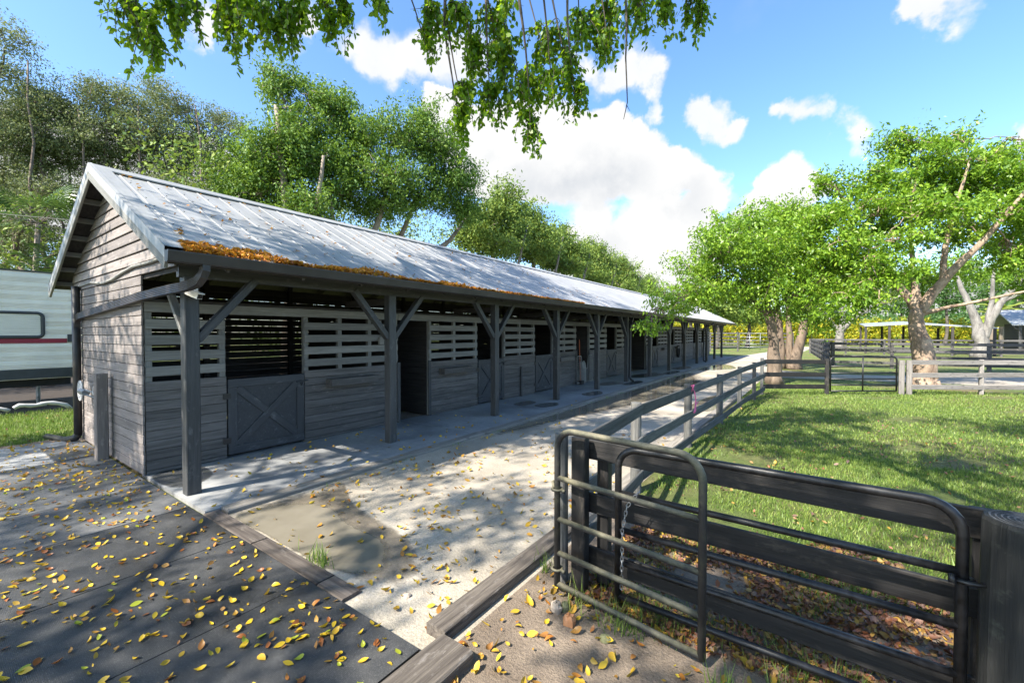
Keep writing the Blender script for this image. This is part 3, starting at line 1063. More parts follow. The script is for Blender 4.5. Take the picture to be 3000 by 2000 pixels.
# rear wall boards with light gaps, partitions
z = 0.05
while z < 3.2:
    for a, b in ((2.02, 12), (12, 23), (23, 34), (34, 44.2)):
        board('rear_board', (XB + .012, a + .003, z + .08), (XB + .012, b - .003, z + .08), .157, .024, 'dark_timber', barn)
    z += 0.1625 if z > 1.3 else .1595
for k in range(22):
    yy = 2.1 + k * 2.0
    board('rear_stud', (XB + .07, yy, 0), (XB + .07, yy, 3.4), .12, .085, 'dark_timber', barn, up=(0, 1, 0))
for yy in (6.66, 7.74, 11.9, 15.98, 17.32, 22.3, 25.15, 29, 32.5, 36, 39.6, 44.1):
    pt = MB()
    n = 15
    for q in range(n):
        pt.box((XB + .05, yy - .02, .02 + q * .172), (XW - .13, yy + .02, .02 + q * .172 + .168))
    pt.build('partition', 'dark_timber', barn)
# roof: one panel per rib, front slope
rib = 0.3585
nv = []
Ls = math.hypot(XE - XR, ZR - ZE)
pp = [(-rib / 2, 0), (-.020, 0), (-.010, .009), (.010, .009), (.020, 0), (rib / 2 - .001, 0)]


def panel_mesh(L):
    V, Fs = [], []
    for x in (0, L):
        for yq, zq in pp:
            V.append((x, yq, zq))
    for x in (0, L):
        for yq, zq in pp:
            V.append((x, yq, zq - .004))
    n = len(pp)
    for q in range(n - 1):
        Fs.append((q, n + q, n + q + 1, q + 1))
        Fs.append((2 * n + q, 2 * n + q + 1, 3 * n + q + 1, 3 * n + q))
    for q in range(n - 1):
        Fs.append((n + q, 3 * n + q, 3 * n + q + 1, n + q + 1))
    return mesh_np('roof_panel', V, Fs)


pmf = panel_mesh(Ls)
ax = math.atan2(ZR - ZE, XE - XR)
yy = 2.05
rpy = []
while yy < YF - .1:
    rpy.append(yy)
    yy += rib
for yy in rpy:
    put('roof_panel', pmf, 'roof_metal', barn, Matrix.Translation((XR, yy, ZR + jit(.0015))) @ Matrix.Rotation(ax, 4, 'Y'))
Lr = math.hypot(XR - XE2, ZR - ZE)
axr = math.atan2(ZR - ZE, XR - XE2)
rs = MB()
rs.add([(XR, YO + .02, ZR - .002), (XR, YF, ZR - .002), (XE2, YF, ZE - .002), (XE2, YO + .02, ZE - .002)], [(0, 1, 2, 3)])
for yy in rpy:
    rs.bar((XR - .02, yy, ZR + .008), (XE2, yy, ZE + .008), .035, .02)
rs.build('rear_roof', 'roof_metal', barn)
# screws along the ribs (one joined piece)
sc = MB()
for j, yy in enumerate(rpy[:44]):
    for q in range(9):
        t = (.2 + q * .42) / Ls
        x, z = XR + (XE - XR) * t, ZR + (ZE - ZR) * t
        sc.box((x - .008, yy + .045 - .007, z), (x + .008, yy + .045 + .007, z + .008))
o = sc.build('roof_screws', 'gutter_black', barn)
o['kind'] = 'stuff'
rc = MB()
y0 = YO
while y0 < YF:
    y1 = min(y0 + 3.05, YF)
    for sx, xe in ((1, XE), (-1, XE2)):
        sl = SL if sx > 0 else (ZR - ZE) / (XR - XE2)
        rc.add([(XR, y0, ZR + .05), (XR, y1, ZR + .05), (XR + sx * .2, y1, ZR + .042 - .2 * sl), (XR + sx * .2, y0, ZR + .042 - .2 * sl),
                (XR + sx * .2, y1, ZR + .02 - .2 * sl), (XR + sx * .2, y0, ZR + .02 - .2 * sl)], [(0, 1, 2, 3), (3, 2, 4, 5)])
    y0 = y1 + .004
rc.build('ridge_cap', 'roof_metal', barn)
# rake flashing and barge boards at both ends
for yb, sgn in ((YO, 1), (YF, -1)):
    for xe in (XE, XE2):
        fl = MB()
        n = Vector((0, 0, 1))
        w = .24 * sgn
        fl.add([(XR, yb, ZR + .045), (XR, yb + w, ZR + .045), (xe, yb + w, ZE + .045), (xe, yb, ZE + .045),
                (XR, yb, ZR - .09), (xe, yb, ZE - .09), (XR, yb + w, ZR + .02), (xe, yb + w, ZE + .02)],
               [(0, 1, 2, 3), (0, 3, 5, 4), (1, 6, 7, 2)])
        fl.add([(XR, yb - .003 * sgn, ZR + .052), (XR, yb + .05 * sgn, ZR + .058), (xe, yb + .05 * sgn, ZE + .058), (xe, yb - .003 * sgn, ZE + .052)], [(0, 1, 2, 3)])
        fl.build('rake_flashing', 'roof_metal', barn)
        board('barge_board', (XR, yb + .02 * sgn, ZR - .13), (xe, yb + .02 * sgn, ZE - .13), .16, .035, 'slat_paint' if sgn > 0 else 'dark_timber', barn)
# rafters, purlins, soffit blocks
yy = 2.35
while yy < YF - .2:
    for xe in (XE + .02, XE2 + .02):
        board('rafter', (XR, yy, ZR - .115), (xe, yy, ZE - .115), .16, .045, 'dark_timber', barn)
    yy += 0.98
for q in range(7):
    t = (q + .4) / 7
    x, z = XR + (XE2 - XR) * t, ZR + (ZE - ZR) * t
    board('lookout', (x, YO + .04, z - .075), (x, YG + .3, z - .075), .09, .04, 'slat_paint', barn)
for q in range(6):
    t = (q + .6) / 6.3
    x, z = XR + (XE - XR) * t, ZR + (ZE - ZR) * t
    board('lookout', (x, YO + .04, z - .075), (x, YG + .3, z - .075), .09, .04, 'slat_paint', barn)
sf = MB()
sf.add([(XR, YO + .02, ZR - .02), (XE, YO + .02, ZE - .02), (XE, YF, ZE - .02), (XR, YF, ZR - .02)], [(0, 1, 2, 3)])
sf.add([(XR, YO + .02, ZR - .02), (XE2, YO + .02, ZE - .02), (XE2, YF, ZE - .02), (XR, YF, ZR - .02)], [(3, 2, 1, 0)])
sf.build('roof_deck', 'dark_timber', barn)
for a, b in ((2.0, 10.3), (10.3, 18.6), (18.6, 27), (27, 35.5), (35.5, 44.2)):
    board('porch_beam', (XP, a + .003, 2.93), (XP, b - .003, 2.93), .2, .09, 'post_paint', barn)
    board('fascia', (XE + .012, a - .28 if a < 3 else a, ZE - .09), (XE + .012, b if b < 44 else YF, ZE - .09), .13, .022, 'gutter_black', barn)
for yy in (2.13, 5.37, 8.68, 11.9, 15.03, 18.14, 21.4, 24.93):
    board('cross_tie', (XW - .05, yy, 2.72), (XP, yy, 2.72), .13, .045, 'dark_timber', barn)
# gutter: open profile swept along Y
gpf = [(.0, .0), (.0, -.11), (.02, -.13), (.085, -.135), (.105, -.12), (.118, -.055), (.128, -.012), (.128, .0), (.116, .0), (.116, -.012), (.106, -.055), (.094, -.11), (.08, -.122), (.022, -.118), (.012, -.1), (.012, 0)]
gm = MB()
V = []
for yv in (YO - .01, YF + .01):
    for a, b in gpf:
        V.append((XE + .026 + a, yv, ZE - .012 + b))
n = len(gpf)
gm.add(V, [(q, (q + 1) % n, n + (q + 1) % n, n + q) for q in range(n)] + [tuple(range(7, -1, -1)), tuple(n + q for q in range(8))])
gut = gm.build('gutter', 'gutter_black', barn)


def ribbed_pipe(path, w, h, name, parent, m='gutter_black', r=3):
    """rectangular corrugated downpipe along a path"""
    mb = MB()
    P = [Vector(p) for p in path]
    prof = []
    nx = 5
    for s in range(nx * 2 + 1):
        prof.append((-w / 2 + w * s / (nx * 2), h / 2 - (.006 if s % 2 else 0)))
    for s in range(nx * 2 + 1):
        prof.append((w / 2 - w * s / (nx * 2), -h / 2 + (.006 if s % 2 else 0)))
    n = len(prof)
    up0 = None
    V = []
    for i, p in enumerate(P):
        t = (P[min(i + 1, len(P) - 1)] - P[max(i - 1, 0)]).normalized()
        side = Vector((0, 1, 0))
        side = (side - t * side.dot(t)).normalized()
        upv = t.cross(side)
        for a, b in prof:
            V.append(p + upv * a + side * -b)
    mb.add(V, [(i * n + q, i * n + (q + 1) % n, (i + 1) * n + (q + 1) % n, (i + 1) * n + q) for i in range(len(P) - 1) for q in range(n)])
    return mb.build(name, m, parent)


ribbed_pipe([(-5.99, 2.07, 2.93), (-5.99, 2.07, 2.86), (-6.01, 2.05, 2.79), (-6.06, 2.02, 2.725), (-6.16, 1.97, 2.685), (-6.30, 1.93, 2.665), (-6.5, 1.91, 2.66), (-7.7, 1.905, 2.63), (-9.2, 1.905, 2.555), (-11.45, 1.90, 2.44), (-11.62, 1.90, 2.41), (-11.72, 1.895, 2.33), (-11.74, 1.89, 2.2)], .11, .08, 'downpipe', barn)
dp = MB()
dp.tube([(-11.74, 1.89, 3.02), (-11.74, 1.89, .14)], .062, 12)
dp.tube([(-11.74, 1.89, .14), (-11.78, 1.86, .07), (-11.9, 1.80, .03), (-12.1, 1.74, .005), (-12.9, 1.62, -.02)], [.062, .066, .066, .06, .06], 12)
dp.build('downpipe', 'pipe_black', barn, True)
cd = MB()
cd.tube([(-12.1, 1.955, 3.0), (-11.7, 1.95, 3.03), (-10.9, 1.945, 3.04), (-10.0, 1.945, 2.97), (-9.4, 1.945, 2.99), (-8.9, 1.945, 3.05), (-8.3, 1.945, 3.10), (-7.6, 1.945, 3.09), (-6.9, 1.945, 3.10)], .024, 8)
cd.build('conduit', 'slat_paint', barn, True)
# downpipes on later posts
for py_ in (17.6, 33.0):
    d2 = MB()
    d2.tube([(-6.0, py_ + 1.3, 2.92), (-6.0, py_ + 1.28, 2.82), (-6.1, py_ + 1.15, 2.75), (-6.5, py_ + .75, 2.55), (-6.55, py_ + .68, 2.45), (-6.55, py_ + .66, .2), (-6.5, py_ + .62, .1), (-6.35, py_ + .5, .06)], .05, 8)
    d2.build('downpipe', 'pipe_black', barn, True)

# porch posts with knee braces
for i, yy in enumerate(post_y):
    s = .165
    me = board_mesh(2.83, s, s, .01)
    mw = Matrix.Translation((XP, yy, 1.415)) @ Matrix.Rotation(math.pi / 2, 4, 'Y')
    p = put('porch_post', me, 'post_paint', barn, mw)
    for sg in ((1,) if i == 0 else (-1, 1)):
        board('knee_brace', (XP, yy + sg * .07, 2.02), (XP, yy + sg * .80, 2.87), .12, .10, 'post_paint', p, up=(1, 0, 0))
    if i == 0:
        board('knee_brace', (XP - .07, yy, 1.98), (XP - .75, yy, 2.72), .09, .06, 'slat_paint', p, up=(0, 1, 0))

# electrical box beside the first doorway
eb = MB()
eb.box((XW + .005, 6.12, 1.86), (XW + .07, 6.24, 2.02))
eb.tube([(XW + .03, 6.18, 2.02), (XW + .03, 6.18, 2.42)], .012, 6)
eb.build('switch_box', 'shed_grey', barn)

# tube lights under the porch
ly = [(2.67, 3.85, 'first tube light under the porch eave, beyond the corner post'), (5.01, 6.10, 'second tube light under the porch eave, beside the second post'),
      (7.32, 8.25, 'third tube light under the porch eave, before the third post'), (10.44, 11.46, 'fourth tube light under the porch eave, before the fourth post'),
      (13.4, 14.4, 'fifth tube light under the porch eave, before the fifth post'), (16.3, 17.3, 'sixth tube light under the porch eave, before the sixth post'),
      (19.6, 20.6, 'seventh tube light under the porch eave, before the seventh post'), (26.4, 27.4, 'farthest tube light under the porch eave in sight')]
for a, b, lb in ly:
    e = empty('tube_light', (-7.0, (a + b) / 2, 2.95), lb, 'light', 'tube lights under the porch')
    m1 = MB()
    m1.box((-7.055, a, 2.94), (-6.945, b, 2.975))
    m1.build('housing', 'white_plastic', e)
    m2 = MB()
    V = []
    m2.tube([(-7.0, a + .02, 2.925), (-7.0, b - .02, 2.925)], .042, 10)
    m2.build('diffuser', 'lamp_cover', e, True)
    m3 = MB()
    for q in (a + .1, b - .1):
        m3.bar((-7.0, q, 2.975), (-7.0, q, 3.36), .012, .012, (1, 0, 0))
    m3.build('bracket', 'grey_metal', e)

# security camera
sc_ = empty('security_camera', (-6.58, 2.1, 2.6), 'white bullet security camera on the first porch post below the gutter pipe', 'camera')
m1 = MB()
m1.box((XP + .083, 2.09, 2.60), (XP + .10, 2.19, 2.72))
m1.tube([(XP + .10, 2.14, 2.66), (XP + .15, 2.15, 2.63)], .02, 8)
m1.build('mount', 'white_plastic', sc_)
A, B = Vector((-6.60, 2.09, 2.645)), Vector((-6.42, 2.16, 2.575))
m1 = MB()
m1.bar(A, B, .075, .07)
m1.bar(A + Vector((-.005, 0, .04)), B + Vector((.03, .012, .032)), .085, .012)
m1.build('housing', 'white_plastic', sc_)
d = (B - A).normalized()
m1 = MB()
m1.bar(B + d * .001, B + d * .006, .062, .056)
m1.tube([B + d * .006, B + d * .012], .016, 10)
m1.build('lens', 'glass_black', sc_)

# hitching post and hose reel at the gable
hp = empty('hitching_post', (-9.7, 1.82, 0), 'square pale timber post standing against the sunlit gable wall', 'post')
put('post_shaft', board_mesh(1.44, .155, .155, .012), 'gable_paint', hp, Matrix.Translation((-9.66, 1.83, .72)) @ Matrix.Rotation(math.pi / 2, 4, 'Y'))
hk = MB()
hk.tube([(-9.75, 1.80, 1.2), (-9.86, 1.79, 1.22), (-9.90, 1.78, 1.14), (-9.86, 1.78, 1.08), (-9.78, 1.79, 1.07)], .016, 6)
hk.tube([(-9.74, 1.80, 1.12), (-9.86, 1.80, 1.1), (-9.88, 1.79, .98), (-9.80, 1.79, .92)], .014, 6)
hk.tube([(-9.75, 1.80, 1.3), (-9.82, 1.8, 1.28), (-9.82, 1.8, 1.24)], .02, 6)
hk.build('tap', 'hose_white', hp, True)
ch_ = MB()
for q in range(5):
    z0 = .93 - q * .045
    ch_.tube([(-9.80 + .012 * (q % 2), 1.79, z0), (-9.79 + .012 * (q % 2), 1.79, z0 - .05)], .008, 5)
ch_.build('chain', 'grey_metal', hp)
hr = empty('hose_reel', (-10.6, 1.85, .85), 'pale round hose reel disc fixed to the far side of the gable post', 'hose reel')
m1 = MB()
cx = -10.95
for rr, tr in ((.175, .014), (.10, .010), (.05, .014)):
    m1.tube([(cx + rr * math.cos(a), 1.80, 1.06 + rr * math.sin(a)) for a in np.linspace(0, 2 * math.pi, 21)], tr, 6, False)
for q in range(8):
    a = q * math.pi / 4 + .2
    m1.tube([(cx, 1.80, 1.06), (cx + .175 * math.cos(a), 1.80, 1.06 + .175 * math.sin(a))], .012, 5)
for q in range(16):
    a = q * math.pi / 8
    m1.tube([(cx + .137 * math.cos(a), 1.796, 1.06 + .137 * math.sin(a)), (cx + .137 * math.cos(a), 1.804, 1.06 + .137 * math.sin(a))], .022, 6)
m1.build('reel_disc', 'hose_white', hr)
m1 = MB()
for zz in (1.02, 1.10):
    m1.tube([(cx, 1.80, zz), (-9.74, 1.80, zz)], .012, 6)
m1.tube([(cx + .05, 1.80, 1.06), (-10.5, 1.80, 1.06)], .055, 10)
m1.build('axle', 'grey_metal', hr)

# things along the stall fronts
br = empty('broom', (XW + .2, 16.1, 0), 'orange handled broom leaning in the doorway behind the wire gate', 'broom')
m1 = MB()
m1.tube([(XW + .15, 16.12, .1), (XW + .02, 16.25, 1.85)], .016, 6)
m1.build('handle', 'orange_paint', br)
m1 = MB()
m1.box((XW + .05, 15.98, .0), (XW + .26, 16.22, .16))
m1.build('brush', 'dark_timber', br)
wg = empty('wire_gate', (XW + .2, 16.5, 0), 'low wire mesh stall gate across the dark doorway, raised tube ends', 'wire gate')
m1 = MB()
x = XW + .16
y0, y1 = 15.75, 17.25
m1.tube([(x, y0, .06), (x, y0, 1.12), (x, y0 + .08, 1.17), (x, y0 + .36, 1.17), (x, y0 + .42, 1.12), (x, y0 + .5, .62), (x, y1 - .5, .62), (x, y1 - .42, 1.12), (x, y1 - .36, 1.17), (x, y1 - .08, 1.17), (x, y1, 1.12), (x, y1, .06), (x, y0, .06)], .018, 6)
m1.build('frame', 'shed_grey', wg, True)
m1 = MB()
for q in range(16):
    yq = y0 + (y1 - y0) * (q + .5) / 16
    top = 1.14 if q < 4 or q > 11 else .62
    m1.tube([(x, yq, .06), (x, yq, top)], .006, 4, False)
for q in range(7):
    m1.tube([(x, y0, .1 + q * .085), (x, y1, .1 + q * .085)], .005, 4, False)
for q in range(5):
    for a, b in ((y0, y0 + .44), (y1 - .44, y1)):
        m1.tube([(x, a, .7 + q * .09), (x, b, .7 + q * .09)], .005, 4, False)
m1.build('mesh', 'shed_grey', wg)
sk = empty('feed_sack', (XW, 16.6, 0), 'crumpled silver sack standing behind the wire gate', 'sack')
m1 = MB()
rings = []
for zz, rx, ry in ((.0, .16, .24), (.25, .18, .27), (.55, .17, .25), (.8, .13, .24), (.92, .03, .22)):
    rings.append([(XW - .03 + rx * math.cos(a) * (1 + .12 * math.sin(5 * a + zz * 9)), 16.62 + ry * math.sin(a) * (1 + .1 * math.sin(3 * a + zz * 7)), zz + .03 * math.sin(2 * a)) for a in np.linspace(0, 2 * math.pi, 17)[:-1]])
V = [p for r_ in rings for p in r_]
Fs = [(i * 16 + q, i * 16 + (q + 1) % 16, (i + 1) * 16 + (q + 1) % 16, (i + 1) * 16 + q) for i in range(4) for q in range(16)]
m1.add(V, Fs)
m1.build('bag', 'shed_grey', sk, True)
hs = MB()
pts = []
for q in range(150):
    a = q * .21 * 2
    rr = .2 + .05 * math.sin(q * .37)
    pts.append((XW + .1 + .05 * math.sin(q * .13), 32.1 + rr * math.cos(a) * 1.15, .82 + (rr + .18) * math.sin(a)))
hs.tube(pts, .018, 5)
tag(hs.build('hose_coil', 'rubber', None, True), 'black hose hung in a coil on the stall front', 'hose')
hkk = MB()
hkk.tube([(XW, 32.1, 1.24), (XW + .18, 32.1, 1.24)], .02, 6)
hkk.build('hose_hook', 'black_iron', barn)


# ------------------------------------------------------------------ leaves
def rand_unit(n):
    v = rng.normal(size=(n, 3))
    return v / np.linalg.norm(v, axis=1)[:, None]


def leaf_quads(P, size, aspect=0.5, droop=0.4, upn=0.6, D=None, jitter=.25):
    """P (n,3) leaf bases -> one rhombic leaf (4 verts) each"""
    n = len(P)
    if D is None:
        D = rand_unit(n)
    D = D + np.array([0, 0, -droop])
    D /= np.linalg.norm(D, axis=1)[:, None]
    N = rand_unit(n) + np.array([0, 0, upn])
    S = np.cross(D, N)
    S /= (np.linalg.norm(S, axis=1)[:, None] + 1e-9)
    L = size * (1 + jitter * rng.normal(size=(n, 1)))
    V = np.empty((n, 4, 3))
    V[:, 0] = P
    V[:, 1] = P + D * L * .45 + S * L * aspect * .5
    V[:, 2] = P + D * L
    V[:, 3] = P + D * L * .45 - S * L * aspect * .5
    return V.reshape(-1, 3), np.arange(n * 4, dtype=np.int32).reshape(n, 4)


def in_blob(c, r, n, shell=0.55):
    u = rand_unit(n)
    rr = rng.random(n) ** shell
    return np.asarray(c) + u * rr[:, None] * np.asarray(r)


def bez(p0, p1, p2, n):
    t = np.linspace(0, 1, n)[:, None]
    return (1 - t) ** 2 * p0 + 2 * t * (1 - t) * p1 + t * t * p2


def tree(name, label, trunks, blobs_, leaf, bark_m, lsize, nclump, per, group=None, spread=.42, droop=.5, aspect=.5, limbs=4, cat='tree', twig=.35, shell=.5, cutf=None, wob=.1, flat=.6, limb_r=.42):
    """trunks: list of [(x,y,z,r),...]; blobs_: [(centre, radii)] crown volumes"""
    base = trunks[0][0]
    e = empty(name, (base[0], base[1], base[2]), label, cat, group)
    mb = MB()
    tips = []
    for tr in trunks:
        P = np.array([q[:3] for q in tr], float)
        rad = [q[3] for q in tr]
        # refine path with a little wobble
        Q, RR = [], []
        for i in range(len(P) - 1):
            for s in range(4):
                t = s / 4
                Q.append(P[i] * (1 - t) + P[i + 1] * t + (rng.normal(0, wob * rad[i], 3) if 0 < s else 0))
                RR.append(rad[i] * (1 - t) + rad[i + 1] * t)
        Q.append(P[-1])
        RR.append(rad[-1])
        if P[0][2] < 0.3:
            RR[0] *= 1.35
            RR[1] *= 1.1
        mb.tube(Q, RR, 10, True)
        k0 = int(len(Q) * .5)
        for q, r_ in zip(Q[k0:], RR[k0:]):
            tips.append((np.array(q), r_))
    seeds = []
    vols = np.array([np.prod(b[1]) for b in blobs_]) ** (2 / 3)
    vols = vols / vols.sum()
    for (c, r_), w in zip(blobs_, vols):
        c, r_ = np.asarray(c, float), np.asarray(r_, float)
        for k in range(limbs):
            tgt = in_blob(c, r_ * .8, 1)[0]
            tp = np.array([t[0] for t in tips])
            dist = np.linalg.norm(tp - tgt, axis=1) * (1 + .3 * rng.random(len(tp)))
            j = int(np.argmin(dist))
            s0, r0 = tips[j]
            mid = (s0 + tgt) / 2 + np.array([rng.normal(0, .3), rng.normal(0, .3), .12 * np.linalg.norm(tgt - s0)])
            pts = bez(s0, mid, tgt, 9) + np.vstack([np.zeros(3), rng.normal(0, .06, (7, 3)), np.zeros(3)])
            ra = max(.02, r0 * limb_r)
            mb.tube(list(pts), list(np.linspace(ra, .012, 9)), 6, False)
            for q in pts[3:]:
                seeds.append(q)
            if k == 0:
                tips.append((pts[5], ra * .5))
    S = np.array(seeds)
    LV = []
    for (c, r_), w in zip(blobs_, vols):
        m = max(3, int(nclump * w))
        C = in_blob(c, r_, m, shell)
        if cutf is not None:
            C = C[cutf(C)]
        if len(C) == 0:
            continue
        # each clump is a flattened spray of leaves pointing away from the limb that carries it
        idx = np.array([int(np.argmin(((S - q) ** 2).sum(1))) for q in C])
        O = S[idx]
        dirv = C - O + np.array([0, 0, .15]) + rng.normal(0, .25, C.shape)
        dirv /= np.linalg.norm(dirv, axis=1)[:, None] + 1e-9
        side = np.cross(dirv, [0, 0, 1.0])
        side /= np.linalg.norm(side, axis=1)[:, None] + 1e-9
        upv = np.cross(side, dirv)
        for q, s0 in zip(C, O):
            if rng.random() < twig:
                mb.tube([s0, (s0 + q) / 2 + rng.normal(0, .08, 3) + np.array([0, 0, .05]), q], [.016, .010, .004], 3, False)
        kk = np.maximum(5, (per * (.5 + rng.random(len(C)))).astype(int))
        sig = np.repeat(spread * (.6 + .8 * rng.random(len(C))), kk)[:, None]
        u = rand_unit(kk.sum()) * (rng.random(kk.sum()) ** .45)[:, None]
        rp_ = lambda A: np.repeat(A, kk, 0)
        LV.append(rp_(C) + sig * (rp_(dirv) * u[:, :1] * 1.7 + rp_(side) * u[:, 1:2] * 1.1 + rp_(upv) * u[:, 2:] * flat))
    P = np.vstack(LV)
    if cutf is not None:
        P = P[cutf(P)]
    V, Fq = leaf_quads(P, lsize, aspect, droop, 1.0)
    o = mb.build('trunk', bark_m, e, True)
    put('crown', mesh_np('crown', V, Fq), leaf, e)
    return e


def rblob(px, py, d, rx, ry=None, rz=None):
    """crown volume centred at a pixel at depth d with pixel radius turned to metres"""
    c = at(px, py, d)
    s = d / F_PX
    ry = ry or rx
    return (c, (rx * s, (rz or (rx + ry) / 2) * s, ry * s))


# ---- hero trees right of the path
tree('leafy_shade_tree', 'green spreading shade tree by the fence corner, knotted single trunk', [
    [(-1.32, 21.3, GZ, .30), (-1.32, 21.3, .9, .27), (-1.36, 21.35, 1.6, .19), (-1.45, 21.3, 2.4, .17), (-1.5, 21.3, 2.85, .19)],
    [(-1.5, 21.3, 2.8, .13), (-1.95, 21.3, 3.3, .11), (-2.6, 21.2, 3.9, .09), (-3.4, 21.2, 4.5, .06)],
    [(-1.5, 21.3, 2.8, .12), (-1.2, 21.3, 3.3, .10), (-.4, 21.4, 3.9, .08), (.4, 21.4, 4.3, .05)],
    [(-1.5, 21.3, 2.8, .12), (-1.7, 21.4, 3.8, .1), (-1.75, 21.5, 5.0, .07), (-1.6, 21.5, 6.3, .04)]],
    [rblob(2080, 800, 18.5, 150, 90), rblob(2200, 740, 18.5, 150, 120), rblob(2330, 740, 18.8, 150, 130), rblob(2230, 840, 18, 150, 70), rblob(2020, 850, 17.5, 90, 60), rblob(1955, 890, 16.8, 60, 45), rblob(1900, 945, 16.2, 35, 30),
     rblob(2350, 860, 17.8, 110, 80), rblob(2400, 930, 17.5, 80, 45), rblob(2170, 660, 19.2, 90, 60), rblob(2290, 640, 20, 100, 60), rblob(2120, 720, 17.5, 110, 70), rblob(2440, 800, 18.4, 110, 80)],
    'gumbo_leaf', 'bark_brown', .14, 760, 66, 'shade trees beyond the path', .40, .75, .42, 5, flat=.42, twig=.5)
tree('leafy_shade_tree', 'multi stemmed shade tree behind the knotted trunk beside the path', [
    [(-1.55, 31, GZ, .22), (-1.6, 31, 1.4, .2), (-1.75, 31, 3.4, .15), (-2.2, 31, 6, .1)],
    [(-.9, 31, GZ, .35), (-.75, 31, 1.0, .28), (-.35, 31, 3.2, .2), (.3, 31, 6, .12)],
    [(-1.1, 31.1, GZ, .25), (-1.15, 31.1, 2, .17), (-1.35, 31, 4.5, .12), (-1.1, 31, 7.5, .08)]],
    [rblob(2230, 760, 26, 150, 90), rblob(2350, 720, 26.5, 150, 100), rblob(2290, 660, 27, 110, 70), rblob(2420, 850, 25.5, 110, 70), rblob(2170, 850, 26, 80, 50), rblob(2350, 900, 26, 60, 50)],
    'gumbo_leaf', 'bark_brown', .18, 300, 60, 'shade trees beyond the path', .5, .7, .42, 3, flat=.4)
tree('leafy_shade_tree', 'tall shade tree with thick leaning sunlit trunk behind the right fence', [
    [(3.72, 23.8, GZ, .42), (3.72, 23.8, .6, .40), (3.62, 23.8, 1.6, .36), (3.45, 23.8, 2.4, .27), (3.48, 23.8, 3.1, .24)],
    [(3.5, 23.8, 3.0, .24), (3.95, 23.8, 3.8, .18), (4.55, 23.7, 4.7, .14), (5.3, 23.6, 5.7, .10), (6.2, 23.4, 7.2, .06), (6.8, 23.2, 8.6, .03)],
    [(3.5, 23.8, 3.0, .20), (3.2, 23.8, 3.6, .17), (2.7, 23.9, 4.4, .13), (2.1, 24, 5.6, .1), (1.4, 24, 6.6, .05)],
    [(3.5, 23.8, 2.9, .13), (4.2, 23.7, 3.1, .07), (5.2, 23.5, 3.35, .05), (6.5, 23.2, 3.7, .035), (7.6, 23, 3.9, .02)],
    [(3.5, 23.8, 3.0, .19), (3.4, 23.9, 4.2, .12), (3.3, 24, 5.6, .085), (3.3, 24.2, 7.4, .055), (3.5, 24.2, 9.2, .04)],
    [(4.2, 23.8, 4.2, .12), (4.3, 24, 5.6, .1), (4.6, 24.2, 7.2, .07), (5.0, 24.2, 9, .04)]],
    [rblob(2560, 540, 17.5, 110, 60), rblob(2690, 480, 17.8, 130, 55), rblob(2640, 410, 17.8, 70, 40), rblob(2850, 500, 17.4, 140, 60), rblob(2990, 530, 17.2, 130, 70), rblob(2480, 620, 17.4, 110, 45), rblob(2640, 600, 16.4, 120, 40),
     rblob(2890, 610, 16.2, 120, 45), rblob(3030, 660, 16.6, 110, 60), rblob(2480, 720, 16.6, 100, 45), rblob(2420, 540, 17.8, 50, 30), rblob(2780, 420, 18.4, 80, 35), rblob(2940, 450, 18.4, 100, 35), rblob(2560, 800, 16.0, 100, 50), rblob(2520, 880, 15.8, 80, 40),
     rblob(2720, 560, 18.6, 120, 50), rblob(3130, 600, 16.4, 120, 90), rblob(2970, 760, 16.4, 80, 40), rblob(2400, 650, 17.2, 80, 35), rblob(2640, 700, 15.6, 70, 30), rblob(2820, 690, 18.6, 110, 45), rblob(2600, 660, 18.4, 110, 45), rblob(2540, 760, 17.8, 90, 45), rblob(2990, 720, 18.4, 100, 50), rblob(2900, 560, 18.8, 120, 50), rblob(2750, 620, 15.4, 90, 35), rblob(2690, 820, 18.6, 70, 35), rblob(3060, 830, 17, 70, 40)],
    'gumbo_leaf', 'bark_gumbo', .155, 1150, 66, 'shade trees beyond the path', .40, .65, .42, 6, flat=.38, twig=.6)

# ---- far right pale trunks and far trees
tree('grey_trunk_tree', 'grey forked tree standing before the hedge at far right', [
    [(12.6, 57, GZ, .55), (12.7, 57, 1.5, .5), (12.4, 57, 3.0, .38), (11.8, 57, 5.0, .25), (11.0, 57, 7.5, .14)],
    [(12.7, 57, 1.5, .42), (13.3, 57, 3.6, .33), (14.2, 57, 5.6, .22), (15.8, 57, 7.8, .12)],
    [(13.0, 57, 2.6, .25), (13.3, 57, 5, .18), (13.4, 57, 8, .1)], [(14.0, 57, 5, .16), (15.8, 57, 6.2, .1), (17.5, 57, 6.8, .06)]],
    [rblob(2850, 810, 46, 110, 30), rblob(2960, 800, 46, 90, 40), rblob(2800, 770, 46, 90, 40), rblob(3060, 830, 46, 80, 50)], 'gumbo_leaf', 'bark_grey', .3, 230, 40, None, .7, .5, .45, 3)
tree('grey_trunk_tree', 'pale bare branched tree behind the carport roof', [
    [(2.6, 66, GZ, .5), (2.7, 66, 2.2, .45), (3.0, 66, 4, .3), (2.6, 66, 6.5, .2), (1.6, 66, 9, .1)], [(2.8, 66, 2.4, .3), (4.2, 66, 4.2, .24), (6.4, 66, 5.6, .18), (8.4, 66, 6.6, .1)], [(4, 66, 4, .2), (5.4, 66, 6, .15), (7, 66, 8, .08)],
    [(2.7, 66, 2.2, .24), (1.4, 66, 4.4, .18), (.2, 66, 6.6, .1)]],
    [rblob(2440, 830, 53, 90, 45), rblob(2560, 820, 53, 90, 45), rblob(2640, 850, 53, 60, 35), rblob(2360, 850, 53, 60, 40)], 'row_leaf', 'bark_grey', .3, 210, 38, None, .7, .5, .45, 3)
